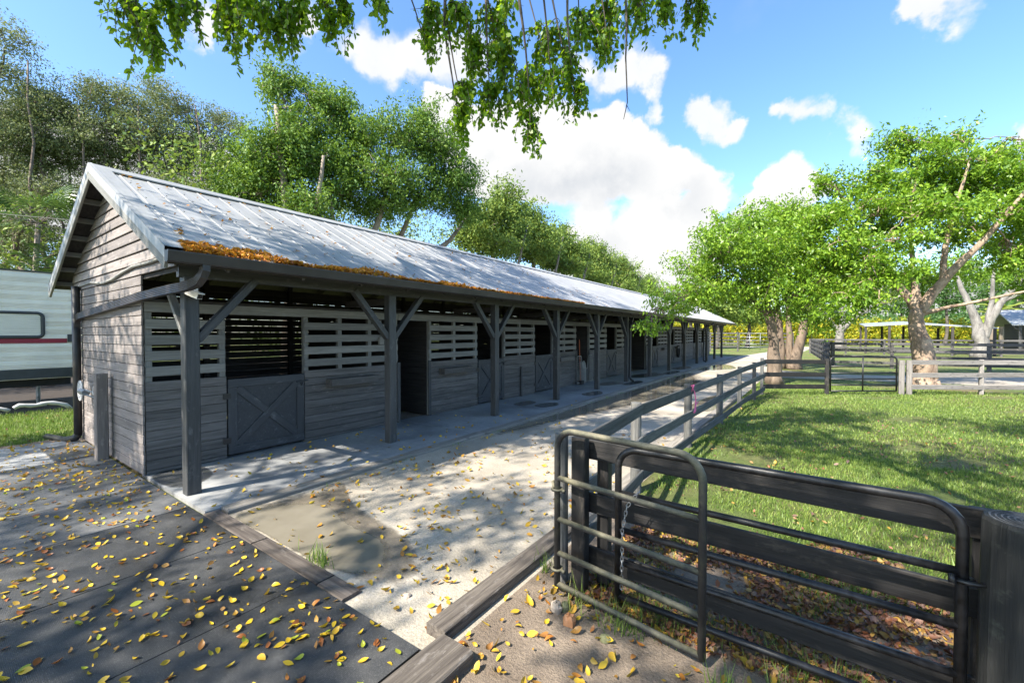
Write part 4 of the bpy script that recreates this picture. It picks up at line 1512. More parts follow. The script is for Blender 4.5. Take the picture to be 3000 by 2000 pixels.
far_specs = [(2770, 850, 76, 90, 62, 'far_leaf', 'round dark green tree rising over the yellow hedge'), (2930, 860, 80, 70, 50, 'far_leaf', 'green tree beside the far palms'), (2100, 880, 60, 60, 60, 'row_leaf', 'green tree beyond the far end of the barn roof'),
             (2190, 900, 66, 70, 55, 'row_leaf', 'green tree behind the far pipe gate'), (2390, 880, 82, 80, 60, 'far_leaf', 'hazy green tree behind the multi stemmed shade tree'), (2020, 880, 64, 60, 50, 'row_leaf', 'green tree just over the far roof ridge'), (2640, 880, 90, 80, 45, 'far_leaf', 'low far green tree behind the pale carport')]
for px, py, d, rx, ry, lf, lb in far_specs:
    c = at(px, py, d)
    s = d / F_PX
    tree('far_tree', lb, [[(c[0], c[1], GZ, .3), (c[0] + .3, c[1], 2.5, .25), (c[0], c[1], max(3, c[2]), .12)]], [rblob(px, py, d, rx, ry), rblob(px - rx * .5, py + ry * .5, d, rx * .6, ry * .5), rblob(px + rx * .5, py + ry * .5, d, rx * .6, ry * .5)],
         lf, 'bark_dark', .38, 150, 40, 'far trees', .8, .4, .5, 2)

# ---- trees behind the barn: ficus in the middle, a row running away
tree('ficus_tree', 'tall bright ficus behind the barn, left of the pale forked limbs', [
    [(-16.9, 8.6, GZ, .28), (-16.8, 8.7, 4, .22), (-16.9, 8.6, 7, .16), (-17.2, 8.4, 11, .08)], [(-16.5, 8.9, 3, .16), (-16, 9.2, 6, .12), (-15.6, 9.4, 9, .06)]],
    [rblob(760, 520, 17.6, 150, 90), rblob(870, 380, 17.6, 95, 70), rblob(820, 250, 17.8, 55, 80), rblob(880, 620, 17, 120, 70), rblob(700, 600, 17, 100, 60), rblob(940, 480, 17.8, 90, 80), rblob(820, 450, 16.8, 120, 80), rblob(940, 300, 18.2, 60, 60)],
    'ficus_leaf', 'bark_pale', .13, 800, 74, 'ficus trees behind the barn', .42, .6, .45, 5, flat=.6, twig=.6)
tree('ficus_tree', 'spreading ficus behind the barn with pale forked limbs showing', [
    [(-16.4, 11.4, GZ, .25), (-16.3, 11.5, 4.0, .2), (-16.0, 11.8, 6.0, .16), (-15.8, 12.4, 8, .1), (-15.6, 12.6, 10.5, .05)], [(-16.4, 12.2, 3.5, .2), (-16.2, 12.9, 5.4, .15), (-15.9, 13.8, 7.4, .1), (-15.8, 14.4, 9, .05)],
    [(-16.2, 13.4, GZ, .24), (-16.2, 13.6, 4.4, .19), (-15.8, 14.8, 5.8, .15), (-15.4, 16.2, 6.9, .11), (-15.2, 17.6, 8.6, .06)], [(-16.1, 10.8, 3, .14), (-16.2, 10.4, 5.6, .11), (-16, 9.8, 8, .06)]],
    [rblob(1040, 430, 18.8, 110, 80), rblob(1160, 400, 19.2, 110, 70), rblob(1120, 520, 18.6, 130, 70), rblob(1270, 430, 19.8, 95, 70), rblob(1330, 520, 20.4, 80, 80), rblob(1000, 330, 18.8, 60, 70), rblob(1230, 560, 20, 110, 60),
     rblob(1240, 340, 19.6, 60, 40), rblob(1350, 610, 21, 80, 50), rblob(1120, 610, 19.4, 110, 40), rblob(1000, 560, 18.2, 90, 60)],
    'ficus_leaf', 'bark_pale', .13, 860, 72, 'ficus trees behind the barn', .42, .6, .45, 5, flat=.6, twig=.6)
row = [(1440, 660, 25, 100, 70, 1480, 590, 55, 'leafy tree over the barn ridge, right of the spreading ficus'), (1560, 690, 29, 90, 60, 1540, 640, 50, 'second tree of the row behind the ridge'), (1650, 740, 33, 80, 50, 1640, 700, 45, 'pale green tree midway along the ridge row'),
       (1740, 770, 38, 70, 50, 1730, 740, 40, 'fourth tree of the ridge row, rounded crown'), (1820, 805, 44, 60, 45, 1810, 780, 36, 'last tree of the row before the shade tree leaves'), (1900, 850, 52, 60, 40, 1890, 835, 30, 'low tree where the ridge meets the shade tree')]
for px, py, d, rx, ry, qx, qy, qr, lb in row:
    c = at(px, py, d)
    tree('row_tree', lb, [[(c[0], c[1], GZ, .25), (c[0] + .2, c[1], 3.5, .2), (c[0] - .2, c[1] + .3, max(4, c[2]), .1)], [(c[0], c[1], 2.5, .15), (c[0] + 1, c[1] + .8, 5, .1), (c[0] + 1.6, c[1] + 1.4, max(6, c[2]), .05)]],
         [rblob(px, py, d, rx, ry), rblob(px - rx * .6, py + ry * .4, d * .98, rx * .6, ry * .6), rblob(px + rx * .5, py + ry * .5, d * 1.03, rx * .6, ry * .55), rblob(qx, qy, d, qr, qr), rblob(px, py + ry * .8, d * .97, rx * .9, ry * .4)],
         'row_leaf', 'bark_pale', .17, 460, 52, 'trees in a row behind the barn', .55, .5, .48, 3, flat=.55)
# ---- grey green oaks at left
oaks = [(-30, 200, 20, 120, 160, 'olive oak at the left edge of the picture, highest crown'), (120, 340, 21, 110, 80, 'wispy olive oak left of the gable peak'), (300, 330, 22, 110, 80, 'wind swept olive oak above the gable peak'),
        (470, 330, 23, 110, 80, 'olive oak between the gable peak and the bright ficus'), (640, 420, 25, 100, 90, 'thin grey green oak just left of the bright ficus'), (60, 600, 23, 140, 90, 'low olive oak over the caravan roof')]
for px, py, d, rx, ry, lb in oaks:
    c = at(px, py, d)
    b_ = at(px + 60 + jit(40), 760, d)
    k1, k2, k3 = jit(.8), jit(.8), jit(.8)
    tree('oak_tree', lb, [[(b_[0], b_[1], GZ, .17), (b_[0] - .3 + k1, b_[1] + .3, 3.5, .13), (b_[0] + .7 * k2, b_[1] - .2, 6.2, .09), (c[0] + k1, c[1], c[2] - 1.2, .045), (c[0] + .6, c[1] + .4, c[2] + .8, .03)],
                          [(b_[0] - .2 + k1 * .8, b_[1] + .2, 3.2, .11), (b_[0] - 1.6 + k2, b_[1] - .9, 6.4, .08), (c[0] - 2.0, c[1] - 1.2, c[2] - .4, .03)],
                          [(b_[0] + .5 * k2, b_[1], 5, .10), (b_[0] + 1.6 + k3, b_[1] + .9, 7.2, .07), (c[0] + 1.8, c[1] + 1.0, c[2] + .2, .03)]],
         [rblob(px, py, d, rx, ry), rblob(px - rx * .4, py + ry * .9, d * .97, rx * .9, ry * .6), rblob(px + rx * .5, py + ry * 1.1, d * 1.02, rx * .9, ry * .7), rblob(px - rx * .2 + jit(20), py - ry * .85, d, rx * .4, ry * .4), rblob(px + rx * .6, py - ry * .4 + jit(15), d, rx * .4, ry * .35),
          rblob(px, py + ry * 1.9, d * 1.03, rx * 1.0, ry * .7), rblob(px + rx * .3, py + ry * 2.9, d * .98, rx * 1.0, ry * .7), rblob(px - rx * .9, py + ry * .2, d, rx * .4, ry * .3)],
         'oak_leaf', 'bark_brown', .11, 620, 60, 'olive oaks behind the caravan', .46, .2, .42, 4, twig=.5, flat=.5, wob=1.6)


# ---- palms
def palm(name, label, base, hgt, nf, fl, leaf, group, fan=False, stems=1, cat='palm', lean=.0, wleaf=.05, r0=.1):
    e = empty(name, base, label, cat, group)
    tm = MB()
    LV, LF = [], []
    n0 = 0
    for s in range(stems):
        bx, by = base[0] + (jit(.5) if stems > 1 else 0), base[1] + (jit(.5) if stems > 1 else 0)
        hh = hgt * (1 - .3 * random.random() * (stems > 1))
        top = np.array([bx + lean + jit(.3), by + jit(.3), hh])
        tm.tube([(bx, by, base[2]), (bx + lean * .3, by, hh * .5), tuple(top)], [r0 * 1.2, r0, r0 * .8], 8)
        for k in range(nf):
            az = 2 * math.pi * (k + random.random()) / nf
            el = random.uniform(-.25, 1.2)
            L = fl * random.uniform(.8, 1.15)
            dirv = np.array([math.cos(az) * math.cos(el), math.sin(az) * math.cos(el), math.sin(el)])
            p = bez(top, top + dirv * L * .55, top + dirv * L + np.array([0, 0, -L * .35]), 11)
            if fan:
                p = bez(top, top + dirv * L * .3, top + dirv * L * .55, 3)
            tm.tube(list(p), list(np.linspace(.02, .006, len(p))), 4, False)
            if not fan:
                for q in range(2, 11):
                    t = (p[min(q + 1, 10)] - p[q - 1])
                    t /= np.linalg.norm(t)
                    side = np.cross(t, [0, 0, 1])
                    side /= np.linalg.norm(side) + 1e-9
                    for sg in (-1, 1):
                        for h2 in (0, .5):
                            b0 = p[q] * (1 - h2) + p[min(q + 1, 10)] * h2
                            ll = L * .30 * (1 - abs(q - 5) / 9)
                            tip = b0 + (side * sg * .8 + t * .55 + np.array([0, 0, -.35])) * ll
                            w = t * wleaf * .5
                            LV += [b0 - w, b0 + w, tip]
                            LF.append((n0, n0 + 1, n0 + 2))
                            n0 += 3
            else:
                c0 = p[-1]
                t = dirv
                side = np.cross(t, [0, 0, 1])
                side /= np.linalg.norm(side) + 1e-9
                nrm = np.cross(side, t)
                for q in range(18):
                    a = (q - 8.5) / 9 * 2.1
                    dv = t * math.cos(a) + side * math.sin(a) + nrm * -.15
                    tip = c0 + dv * L * .5 + np.array([0, 0, -.1 * L])
                    wv = np.cross(dv, nrm) * wleaf * .7
                    m = c0 + dv * L * .28
                    LV += [c0, m + wv, tip, m - wv]
                    LF.append((n0, n0 + 1, n0 + 2, n0 + 3))
                    n0 += 4
    tm.build('trunk', 'bark_pale', e, True)
    put('fronds', mesh_np('fronds', LV, LF), leaf, e)
    return e


pb = at(95, 780, 17.5)
palm('fan_palm', 'fan palm with stiff dark fans above the caravan', (pb[0], pb[1], GZ), 6.6, 14, 2.2, 'palm_leaf', None, True, 1)
for px, d, hh, lb in ((20, 16.5, 4.2, 'feathery green palm over the caravan roof at far left'), (130, 17.5, 4.6, 'feathery palm between caravan roof and gable'), (210, 18.5, 4.4, 'feathery palm half hidden by the gable edge')):
    pb = at(px, 780, d)
    palm('feather_palm', lb, (pb[0], pb[1], GZ), hh, 12, 2.4, 'palm_leaf', 'palms behind the caravan', False, 2)
for px, d, hh, lb in ((2905, 62, 5.0, 'short yellow green palm left of the pair at far right'), (2935, 63, 5.6, 'short yellow green palm right of the pair at far right')):
    pb = at(px, 985, d)
    palm('yellow_palm', lb, (pb[0], pb[1], GZ), hh, 16, 3.0, 'palm_yellow', 'palms at far right', False, 1, r0=.3, wleaf=.28)
pb = at(2985, 985, 70)
palm('yellow_palm', 'tall ragged palm at the right edge beyond the far roof', (pb[0], pb[1], GZ), 9.5, 16, 3.6, 'palm_leaf', None, False, 2, r0=.25, wleaf=.3)

# ---- yellow hedge and far wood
hx = np.array([at(px, 940, 78) for px in np.linspace(1960, 3150, 90)])
P = []
for c in hx:
    q = in_blob((c[0], c[1], 2.4), (1.1, 2.4, 2.6), 9, .4)
    P.append(np.repeat(q, 42, 0) + rng.normal(0, .34, (9 * 42, 3)))
P = np.vstack(P)
P = P[P[:, 2] > GZ]
V, Fq = leaf_quads(P, .55, .35, .5)
he = empty('hedge', tuple(hx[45][:2]) + (GZ,), 'long yellow and green croton and palm hedge across the far field', 'hedge')
put('foliage', mesh_np('foliage', V, Fq), 'hedge_leaf', he)
P = []
for px in np.linspace(1850, 3250, 60):
    c = at(px, 950, 130 + 10 * math.sin(px))
    for k in range(3):
        q = in_blob((c[0], c[1], 3.5 + random.random() * 2.5), (4.5, 4, 4.0), 10, .5)
        P.append(np.repeat(q, 20, 0) + rng.normal(0, .9, (200, 3)))
P = np.vstack(P)
V, Fq = leaf_quads(P[P[:, 2] > GZ], 1.0, .5, .3)
tag(put('far_wood', mesh_np('far_wood', V, Fq), 'far_leaf'), 'far green belt of trees on the horizon', 'wood', kind='stuff')
# understorey behind the barn that closes the gaps low down
P = []
for k in range(64):
    yv = 5 + k * .8
    for h_, n_ in ((2.4, 5), (5.0, 7), (7.0, 6), (8.6, 5)):
        if h_ > 6 and yv > 22:
            continue
        hh_ = h_ * (1 if yv < 22 else .88)
        q = in_blob((-18.6 - random.random() * 2.4, yv, hh_), (1.5, 1.2, 1.7), n_, .5)
        P.append(np.repeat(q, 40, 0) + rng.uniform(-1, 1, (n_ * 40, 3)) * np.array([.6, .6, .4]))
for k in range(26):
    yv = -12 + k * .8
    for h_, n_ in ((2.6, 5), (5.0, 6), (6.8, 3)):
        q = in_blob((-25.5 - random.random() * 2, yv, h_), (1.6, 1.2, 1.9), n_, .5)
        P.append(np.repeat(q, 40, 0) + rng.uniform(-1, 1, (n_ * 40, 3)) * np.array([.6, .6, .4]))
P = np.vstack(P)
V, Fq = leaf_quads(P[P[:, 2] > GZ], .17, .5, .4, 1.0)
tag(put('understorey', mesh_np('understorey', V, Fq), 'row_leaf'), 'green thicket growing behind the barn and caravan', 'bushes', kind='stuff')

# ---- the big ficus overhead: its trunk stands behind the photographer, boughs hang into view
vis = [(380, 40, 5.2, 60, 55), (430, 100, 5.2, 55, 60), (500, 60, 5.3, 60, 55), (460, 160, 5.2, 35, 30), (540, 30, 5.3, 50, 40),
       (660, 30, 5.6, 55, 55), (740, 60, 5.6, 85, 60), (830, 60, 5.6, 70, 60), (690, 110, 5.6, 40, 35), (820, 110, 5.6, 50, 35), (880, 30, 5.6, 50, 50),
       (960, 25, 5.7, 50, 40), (1010, 50, 5.7, 45, 35), (1110, 15, 5.7, 45, 35), (975, 85, 5.7, 18, 30),
       (1260, 60, 5.8, 60, 50), (1340, 60, 5.8, 80, 55), (1250, 130, 5.8, 45, 30), (1450, 70, 6.0, 90, 70), (1390, 170, 5.9, 60, 60), (1480, 190, 6.0, 80, 80), (1360, 290, 5.9, 35, 70), (1350, 370, 5.9, 25, 45), (1440, 300, 6.0, 70, 45),
       (1540, 270, 6.0, 75, 60), (1620, 260, 6.0, 70, 70), (1690, 290, 6.0, 35, 50), (1555, 380, 6.0, 28, 60), (1600, 140, 6.1, 90, 70), (1700, 90, 6.1, 80, 65), (1790, 60, 6.2, 80, 60), (1880, 40, 6.2, 70, 55), (1780, 130, 6.1, 35, 30), (1670, 200, 6.0, 50, 40),
       (1950, 40, 6.3, 45, 45), (2030, 30, 6.3, 40, 45), (2050, 60, 6.3, 20, 25)]
vb = [rblob(*v) for v in vis]


def above_view(P):
    # crown underside slopes up away from the viewer
    d = (P - np.array([0, 0, CAM_H])) @ _f
    return P[:, 2] > CAM_H + np.maximum(2.6, .86 * d + .35)


trunk_o = [[(5.6, -9.5, GZ, .55), (5.5, -9.4, 2.5, .45), (5.0, -9.0, 5.0, .40), (3.4, -7.0, 7.4, .22), (.6, -3.6, 8.8, .12), (-1.8, .4, 9.4, .07), (-3.4, 3.8, 9.8, .04)],
           [(5.0, -9.0, 4.9, .24), (2.0, -8.2, 7.4, .15), (-2.0, -6.4, 8.8, .10), (-5.6, -3.0, 9.4, .06), (-9.2, .4, 9.8, .03)],
           [(5.0, -9.0, 4.9, .2), (4.6, -6.0, 7.4, .13), (4.0, -2.2, 8.8, .08), (2.4, 1.2, 9.4, .04)], [(5, -9, 5, .3), (6.6, -10.4, 7.8, .2), (7.6, -11.4, 10, .1)],
           [(4.8, -9.1, 5.0, .26), (1.0, -10.8, 7.6, .16), (-3.6, -11.2, 8.8, .10), (-8.2, -10.6, 9.2, .06), (-12.6, -9.4, 9.4, .03)], [(-3.6, -11.2, 8.8, .09), (-7.4, -7.6, 9.2, .06), (-11.4, -4.6, 9.4, .03)]]
cv = []
crr = random.Random(11)
for gx in np.arange(-15.5, 7.0, 3.1):
    for gy in np.arange(-14.5, 4.6, 3.0):
        if math.hypot(gx + 12.3, gy + 5.0) < 1.2 or crr.random() < .08:
            continue
        zc = 9.2 + .04 * (gy + 14) + crr.uniform(-.5, 1.2) + max(0, gy) * .25
        cv.append(((gx + crr.uniform(-.8, .8), gy + crr.uniform(-.8, .8), zc), (crr.uniform(1.2, 1.9), crr.uniform(1.2, 1.8), crr.uniform(.9, 1.4))))
cv += [((-12.3, -5.4, 9.3), (1.7, 1.3, 1.0)), ((-11.0, -6.6, 9.6), (1.3, 1.2, .9)), ((-13.6, -4.2, 9.0), (1.2, 1.2, .9)), ((-8.0, 5.6, 14.2), (2.4, 2.0, 1.4)), ((-10.5, 3.4, 13.0), (2.2, 2.0, 1.4)), ((-6.0, 4.4, 12.6), (2.0, 1.6, 1.2))]
big = tree('overhanging_ficus', 'big ficus whose leafy boughs hang across the top of the picture', trunk_o, cv, 'canopy_leaf', 'bark_pale', .135, 3300, 44, None, .32, .6, .55, 1, cutf=above_view, twig=.3, flat=.5)
# hanging boughs
mb = MB()
LP = []
fork = [np.array(q[:3]) for t in trunk_o[:3] for q in t[3:]]
for c, r_ in vb:
    c, r_ = np.asarray(c), np.asarray(r_)
    top = c + np.array([jit(.25) - .1, jit(.25) - .35, 1.0 + r_[2]])
    f0 = min(fork, key=lambda q: np.linalg.norm(q - top))
    mb.tube(list(bez(f0, (f0 + top) / 2 + np.array([0, 0, .4]), top, 6)), list(np.linspace(.05, .02, 6)), 5, False)
    mb.tube(list(bez(top, (top + c) / 2 + np.array([jit(.1), jit(.1), .1]), c + np.array([0, 0, -r_[2] * .6]), 7)), list(np.linspace(.018, .005, 7)), 5, False)
    # hanging strands: thin twigs with leaves set along them
    m = int(7 + 120 * (r_[0] * r_[2]))
    C = in_blob(c, r_, m, .5)
    for q in C:
        q = q + np.array([0, 0, .14])
        s0 = c + (q - c) * .25 + np.array([0, 0, .20])
        ln = random.uniform(.18, .46)
        end = q + np.array([jit(.10), jit(.10), -ln])
        path = bez(s0, q + np.array([0, 0, .05]), end, 8)
        mb.tube(list(path), list(np.linspace(.008, .0025, 8)), 3, False)
        k = int(ln * 58) + 5
        tt = np.sort(rng.random(k)) ** .8
        idx = np.clip((tt * 7).astype(int), 0, 6)
        fr_ = (tt * 7 - idx)[:, None]
        LP.append(path[idx] * (1 - fr_) + path[idx + 1] * fr_ + rng.normal(0, .022, (k, 3)))
        if random.random() < .5:
            e2 = q + np.array([jit(.22), jit(.22), -ln * .5])
            mb.tube([path[3], (path[3] + e2) / 2, e2], [.005, .004, .002], 3, False)
            t2 = rng.random((9, 1))
            LP.append(path[3] * (1 - t2) + e2 * t2 + rng.normal(0, .022, (9, 3)))
# bare twig
tw = [at(1832, -60, 6.1), at(1836, 90, 6.1), at(1833, 170, 6.1), at(1836, 240, 6.1), at(1838, 300, 6.1), at(1827, 350, 6.1)]
mb.tube(tw, [.022, .016, .012, .010, .008, .004], 6)
mb.tube([at(1837, 310, 6.1), at(1845, 325, 6.1)], [.006, .003], 4)
mb.build('hanging_boughs', 'bark_dark', big, True)
LP = np.vstack(LP)
n = len(LP)
D = rand_unit(n) + np.array([0, 0, -1.1])
D /= np.linalg.norm(D, axis=1)[:, None]
S_ = np.cross(D, rand_unit(n) + np.array([0, 0, .3]))
S_ /= np.linalg.norm(S_, axis=1)[:, None]
Nn = np.cross(S_, D)
L_ = .076 * (1 + .2 * rng.normal(size=(n, 1)))
V = np.empty((n, 6, 3))
for q, (a_, w_, b_) in enumerate(((0, 0, 0), (.28, .27, .05), (.62, .25, .05), (1.0, 0, -.04), (.62, -.25, .05), (.28, -.27, .05))):
    V[:, q] = LP + D * L_ * a_ + S_ * L_ * w_ + Nn * L_ * b_
V, Fq = V.reshape(-1, 3), np.arange(n * 6, dtype=np.int32).reshape(n, 6)
put('hanging_leaves', mesh_np('hanging_leaves', V, Fq), 'canopy_leaf', big)

# ------------------------------------------------------------------ fences
F1P = [(-1.92, 5.68), (-1.90, 8.54), (-1.78, 11.2), (-1.68, 13.78), (-1.52, 15.9), (-1.42, 17.3)]
f1 = empty('rail_fence', (-1.73, 3.2, GZ), 'grey three rail timber fence running along the sandy path', 'fence')


def round_post(name, x, y, h, r_, m, parent, seed=0):
    mb = MB()
    n = 14
    V = []
    for zz, k in ((GZ - .05, 1.04), (.5, 1.0), (h - .02, .97), (h, .92)):
        for q in range(n):
            a = 2 * math.pi * q / n
            rr = r_ * k * (1 + .03 * math.sin(3 * a + seed) + .02 * math.sin(7 * a + zz * 3))
            V.append((x + rr * math.cos(a), y + rr * math.sin(a), zz))
    Fs = [(i * n + q, i * n + (q + 1) % n, (i + 1) * n + (q + 1) % n, (i + 1) * n + q) for i in range(3) for q in range(n)]
    mb.add(V, Fs + [tuple(3 * n + q for q in range(n))])
    return mb.build(name, m, parent, False, (x, y, 0))


def rings_top(x, y, h, r_, parent):
    mb = MB()
    for k in range(1, 7):
        rr = r_ * k / 7.0
        mb.tube([(x + rr * math.cos(a), y + rr * math.sin(a), h + .001) for a in np.linspace(0, 2 * math.pi, 19)], r_ * .035, 4, False)
    mb.build('growth_ring', 'post_end', parent)


p = round_post('fence_post', -1.755, 3.22, 1.245, .058, 'fence_wood_round', f1)
for i, (x, y) in enumerate(F1P):
    hgt = (1.17, 1.14, 1.13, 1.15, 1.17, 1.25)[i]
    if i < 3:
        round_post('fence_post', x - .03, y, hgt, .072, 'fence_wood_round', f1, i)
    else:
        board('fence_post', (x - .03, y, GZ - .05), (x - .03, y, hgt), .11, .1, 'fence_wood', f1, up=(0, 1, 0))
tops = {0: (1.20, .77, .33), 1: (1.16, .72, .27), 2: (1.12, .67, .21), 3: (1.13, .68, .21), 4: (1.15, .70, .23), 5: (1.17, .71, .24), 6: (1.19, .73, .27)}
pl = [(-1.70, 3.30)] + F1P
for i in range(6):
    for k in range(3):
        a, b = pl[i], pl[i + 1]
        za, zb = tops[i][k] - .075 + jit(.006), tops[i + 1][k] - .075 + jit(.006)
        off = .06
        board('rail', (a[0] + off, a[1] + .005, za), (b[0] + off, b[1] - .005, zb), .15, .032, 'fence_wood', f1, ch=.008)
rb = MB()
x, y = -1.82, 8.35
rb.tube([(x - .02, y, 1.0), (x + .03, y, 1.13), (x + .03, y + .03, 1.15), (x - .02, y + .05, 1.14), (x + .04, y + .04, 1.02), (x + .05, y + .1, .88), (x + .06, y + .02, .78), (x + .07, y - .08, .70), (x + .06, y - .12, .66)], .011, 5)
rb.tube([(x + .06, y + .02, .78), (x + .07, y + .16, .82), (x + .06, y + .24, .80)], .010, 5)
rb.tube([(x + .06, y + .04, .80), (x + .07, y + .0, .68), (x + .05, y - .02, .64)], .009, 5)
tag(rb.build('pink_rope', 'rope_pink', None, True), 'pink twine knotted on the top rail of the path fence', 'twine')

# front board fence behind the gates (dark, facing the viewer)
f0 = empty('board_fence', (-1.6, 3.3, GZ), 'black three board fence behind the open pipe gates', 'fence')
YB = 3.34
put('fence_post', board_mesh(1.3, .12, .10, .006), 'fence_black', f0, Matrix.Translation((-1.575, 3.22, .59)) @ Matrix.Rotation(math.pi / 2, 4, 'Y'))
put('fence_post', board_mesh(1.2, .10, .09, .006), 'fence_black', f0, Matrix.Translation((-1.44, YB + .07, .53)) @ Matrix.Rotation(math.pi / 2, 4, 'Y'))
for zt, zt2 in ((1.20, 1.12), (.745, .69), (.29, .17)):
    board('fence_board', (-1.60, YB, zt - .08), (1.9, YB + .02, zt2 - .08), .165, .034, 'fence_black', f0, ch=.005)
for x in (.78, 1.85):
    put('fence_post', board_mesh(1.2, .10, .09, .006), 'fence_black', f0, Matrix.Translation((x, YB + .07, .53)) @ Matrix.Rotation(math.pi / 2, 4, 'Y'))
big_post = empty('gate_post', (.86, 3.12, GZ), 'thick round black gate post at the lower right corner', 'post')
p = round_post('post_shaft', .86, 3.12, 1.19, .155, 'fence_black_round', big_post)
rings_top(.86, 3.12, 1.188, .145, big_post)


def arc(c, u, v, r_, a0, a1, n=7):
    return [Vector(c) + (Vector(u) * math.cos(a) + Vector(v) * math.sin(a)) * r_ for a in np.linspace(a0, a1, n)]


def pipe_gate(name, label, A, B, zb, zt, zs, m_frame, m_rail, rad, cr, group=None, mid=None):
    """tube gate from upright A to upright B (x,y), rails at zs"""
    e = empty(name, (A[0], A[1], GZ), label, 'gate', group)
    A3, B3 = Vector((A[0], A[1], 0)), Vector((B[0], B[1], 0))
    u = (B3 - A3).normalized()
    z = Vector((0, 0, 1))
    L = (B3 - A3).length
    pts = [A3 + z * zb] + arc(A3 + u * cr + z * (zt - cr), -u, z, cr, 0, math.pi / 2) + arc(A3 + u * (L - cr) + z * (zt - cr), z, u, cr, 0, math.pi / 2) + [B3 + z * zb]
    mb = MB()
    mb.tube(pts, rad, 12)
    mb.build('frame', m_frame, e, True)
    for q, zz in enumerate(zs):
        mb = MB()
        mb.tube([A3 + z * zz, B3 + z * zz], rad * .88, 10)
        mb.build('rail', m_rail[q] if isinstance(m_rail, (list, tuple)) else m_rail, e, True)
    if mid:
        for t in mid:
            mb = MB()
            mb.tube([A3 + u * (L * t) + z * zb + u.cross(z) * rad * .9, A3 + u * (L * t) + z * zt + u.cross(z) * rad * .9], rad * .8, 8)
            mb.build('upright', m_frame, e, True)
    return e, A3, u, L


g1, A3, u1, L1 = pipe_gate('walk_gate', 'narrow mossy tube gate swung against the black fence, nearest the path', (-1.71, 3.07), (-.56, 2.895), .02, 1.315, (.035, .295, .575, .915), 'mossy_iron', 'mossy_iron', .026, .16)
for zz in (.16, .82):
    mb = MB()
    mb.tube(arc((-1.71, 3.07, zz), (1, 0, 0), (0, 1, 0), .042, 0, 2 * math.pi, 13), .012, 6, False)
    mb.tube([(-1.76, 3.10, zz), (-1.80, 3.15, zz + .02), (-1.79, 3.2, zz + .02)], .012, 6)
    mb.tube([(-1.66, 3.06, zz), (-1.64, 3.05, zz), (-1.63, 3.05, zz)], .016, 6)
    mb.build('hinge', 'mossy_iron', g1, True)
g2, A3, u2, L2 = pipe_gate('pipe_gate', 'wide black tube gate folded back along the fence to the thick post', (-1.225, 3.17), (.645, 3.135), .02, 1.215, (.06, .325, .58, .865), 'black_iron', 'black_iron', .0265, .15)
mb = MB()
mb.tube(arc((.645, 3.135, .83), (1, 0, 0), (0, 1, 0), .04, 0, 2 * math.pi, 13), .014, 6, False)
mb.tube([(.60, 3.10, .83), (.66, 3.08, .835), (.72, 3.09, .84), (.745, 3.12, .83)], .012, 6)
mb.tube([(.60, 3.08, .82), (.60, 3.10, .86)], .016, 6)
mb.build('hinge', 'black_iron', g2, True)
chn = MB()
lk = [(-1.20, 3.12, .93), (-1.13, 3.10, .98)]
P0 = [Vector((-1.04, 3.11, .93)), Vector((-1.13, 3.10, .80)), Vector((-1.165, 3.10, .62)), Vector((-1.17, 3.10, .16))]
steps = []
for a, b in zip(P0[:-1], P0[1:]):
    nseg = max(1, int((b - a).length / .034))
    for q in range(nseg):
        steps.append((a.lerp(b, q / nseg), a.lerp(b, (q + 1) / nseg)))
for q, (a, b) in enumerate(steps):
    t = (b - a).normalized()
    s = t.cross(Vector((0, 1, 0)) if q % 2 else Vector((1, .3, 0))).normalized()
    ctr = (a + b) / 2
    ring = [ctr + t * (.024 * math.cos(w)) + s * (.011 * math.sin(w)) for w in np.linspace(0, 2 * math.pi, 9)]
    chn.tube(ring, .0042, 4, False)
tag(chn.build('gate_chain', 'grey_metal', None), 'thin steel chain hanging on the upright of the wide gate', 'chain')

# far side cross fence with a pipe gate
f2 = empty('rail_fence', (-1.4, 17.3, GZ), 'dark three rail fence from the path corner to the small pipe gate', 'fence')
for a, b in (((-1.42, 17.33), (.38, 18.72)),):
    for zt in (1.20, .75, .33):
        board('rail', (a[0], a[1] - .06, zt - .075), (b[0], b[1] - .06, zt - .075 - .02), .15, .035, 'fence_black', f2)
board('fence_post', (.42, 18.72, GZ - .05), (.42, 18.72, 1.21), .14, .13, 'fence_black', f2, up=(0, 1, 0))
pipe_gate('pipe_gate', 'black six bar tube gate between timber posts in the cross fence', (.52, 18.78), (2.44, 20.18), .07, 1.28, (.08, .29, .50, .71, .95), 'black_iron', 'black_iron', .028, .14, None, (.48,))
f3 = empty('rail_fence', (2.6, 20.3, GZ), 'pale weathered three rail fence at the right below the leaning tree', 'fence')
for x, y in ((2.58, 20.28), (2.80, 20.42)):
    board('fence_post', (x, y, GZ - .05), (x, y, 1.16), .17, .15, 'fence_pale', f3, up=(0, 1, 0))
pts3 = [(2.85, 20.42), (4.87, 21.82), (7.0, 23.1), (9.4, 24.5)]
for i in range(3):
    a, b = pts3[i], pts3[i + 1]
    for zt in (1.17, .73, .30):
        board('rail', (a[0], a[1] - .08, zt - .08 + jit(.01)), (b[0], b[1] - .08, zt - .08 + jit(.01)), .16, .04, 'fence_pale', f3)
    board('fence_post', (b[0], b[1], GZ - .05), (b[0], b[1], 1.19), .15, .11, 'fence_pale', f3, up=(0, 1, 0))


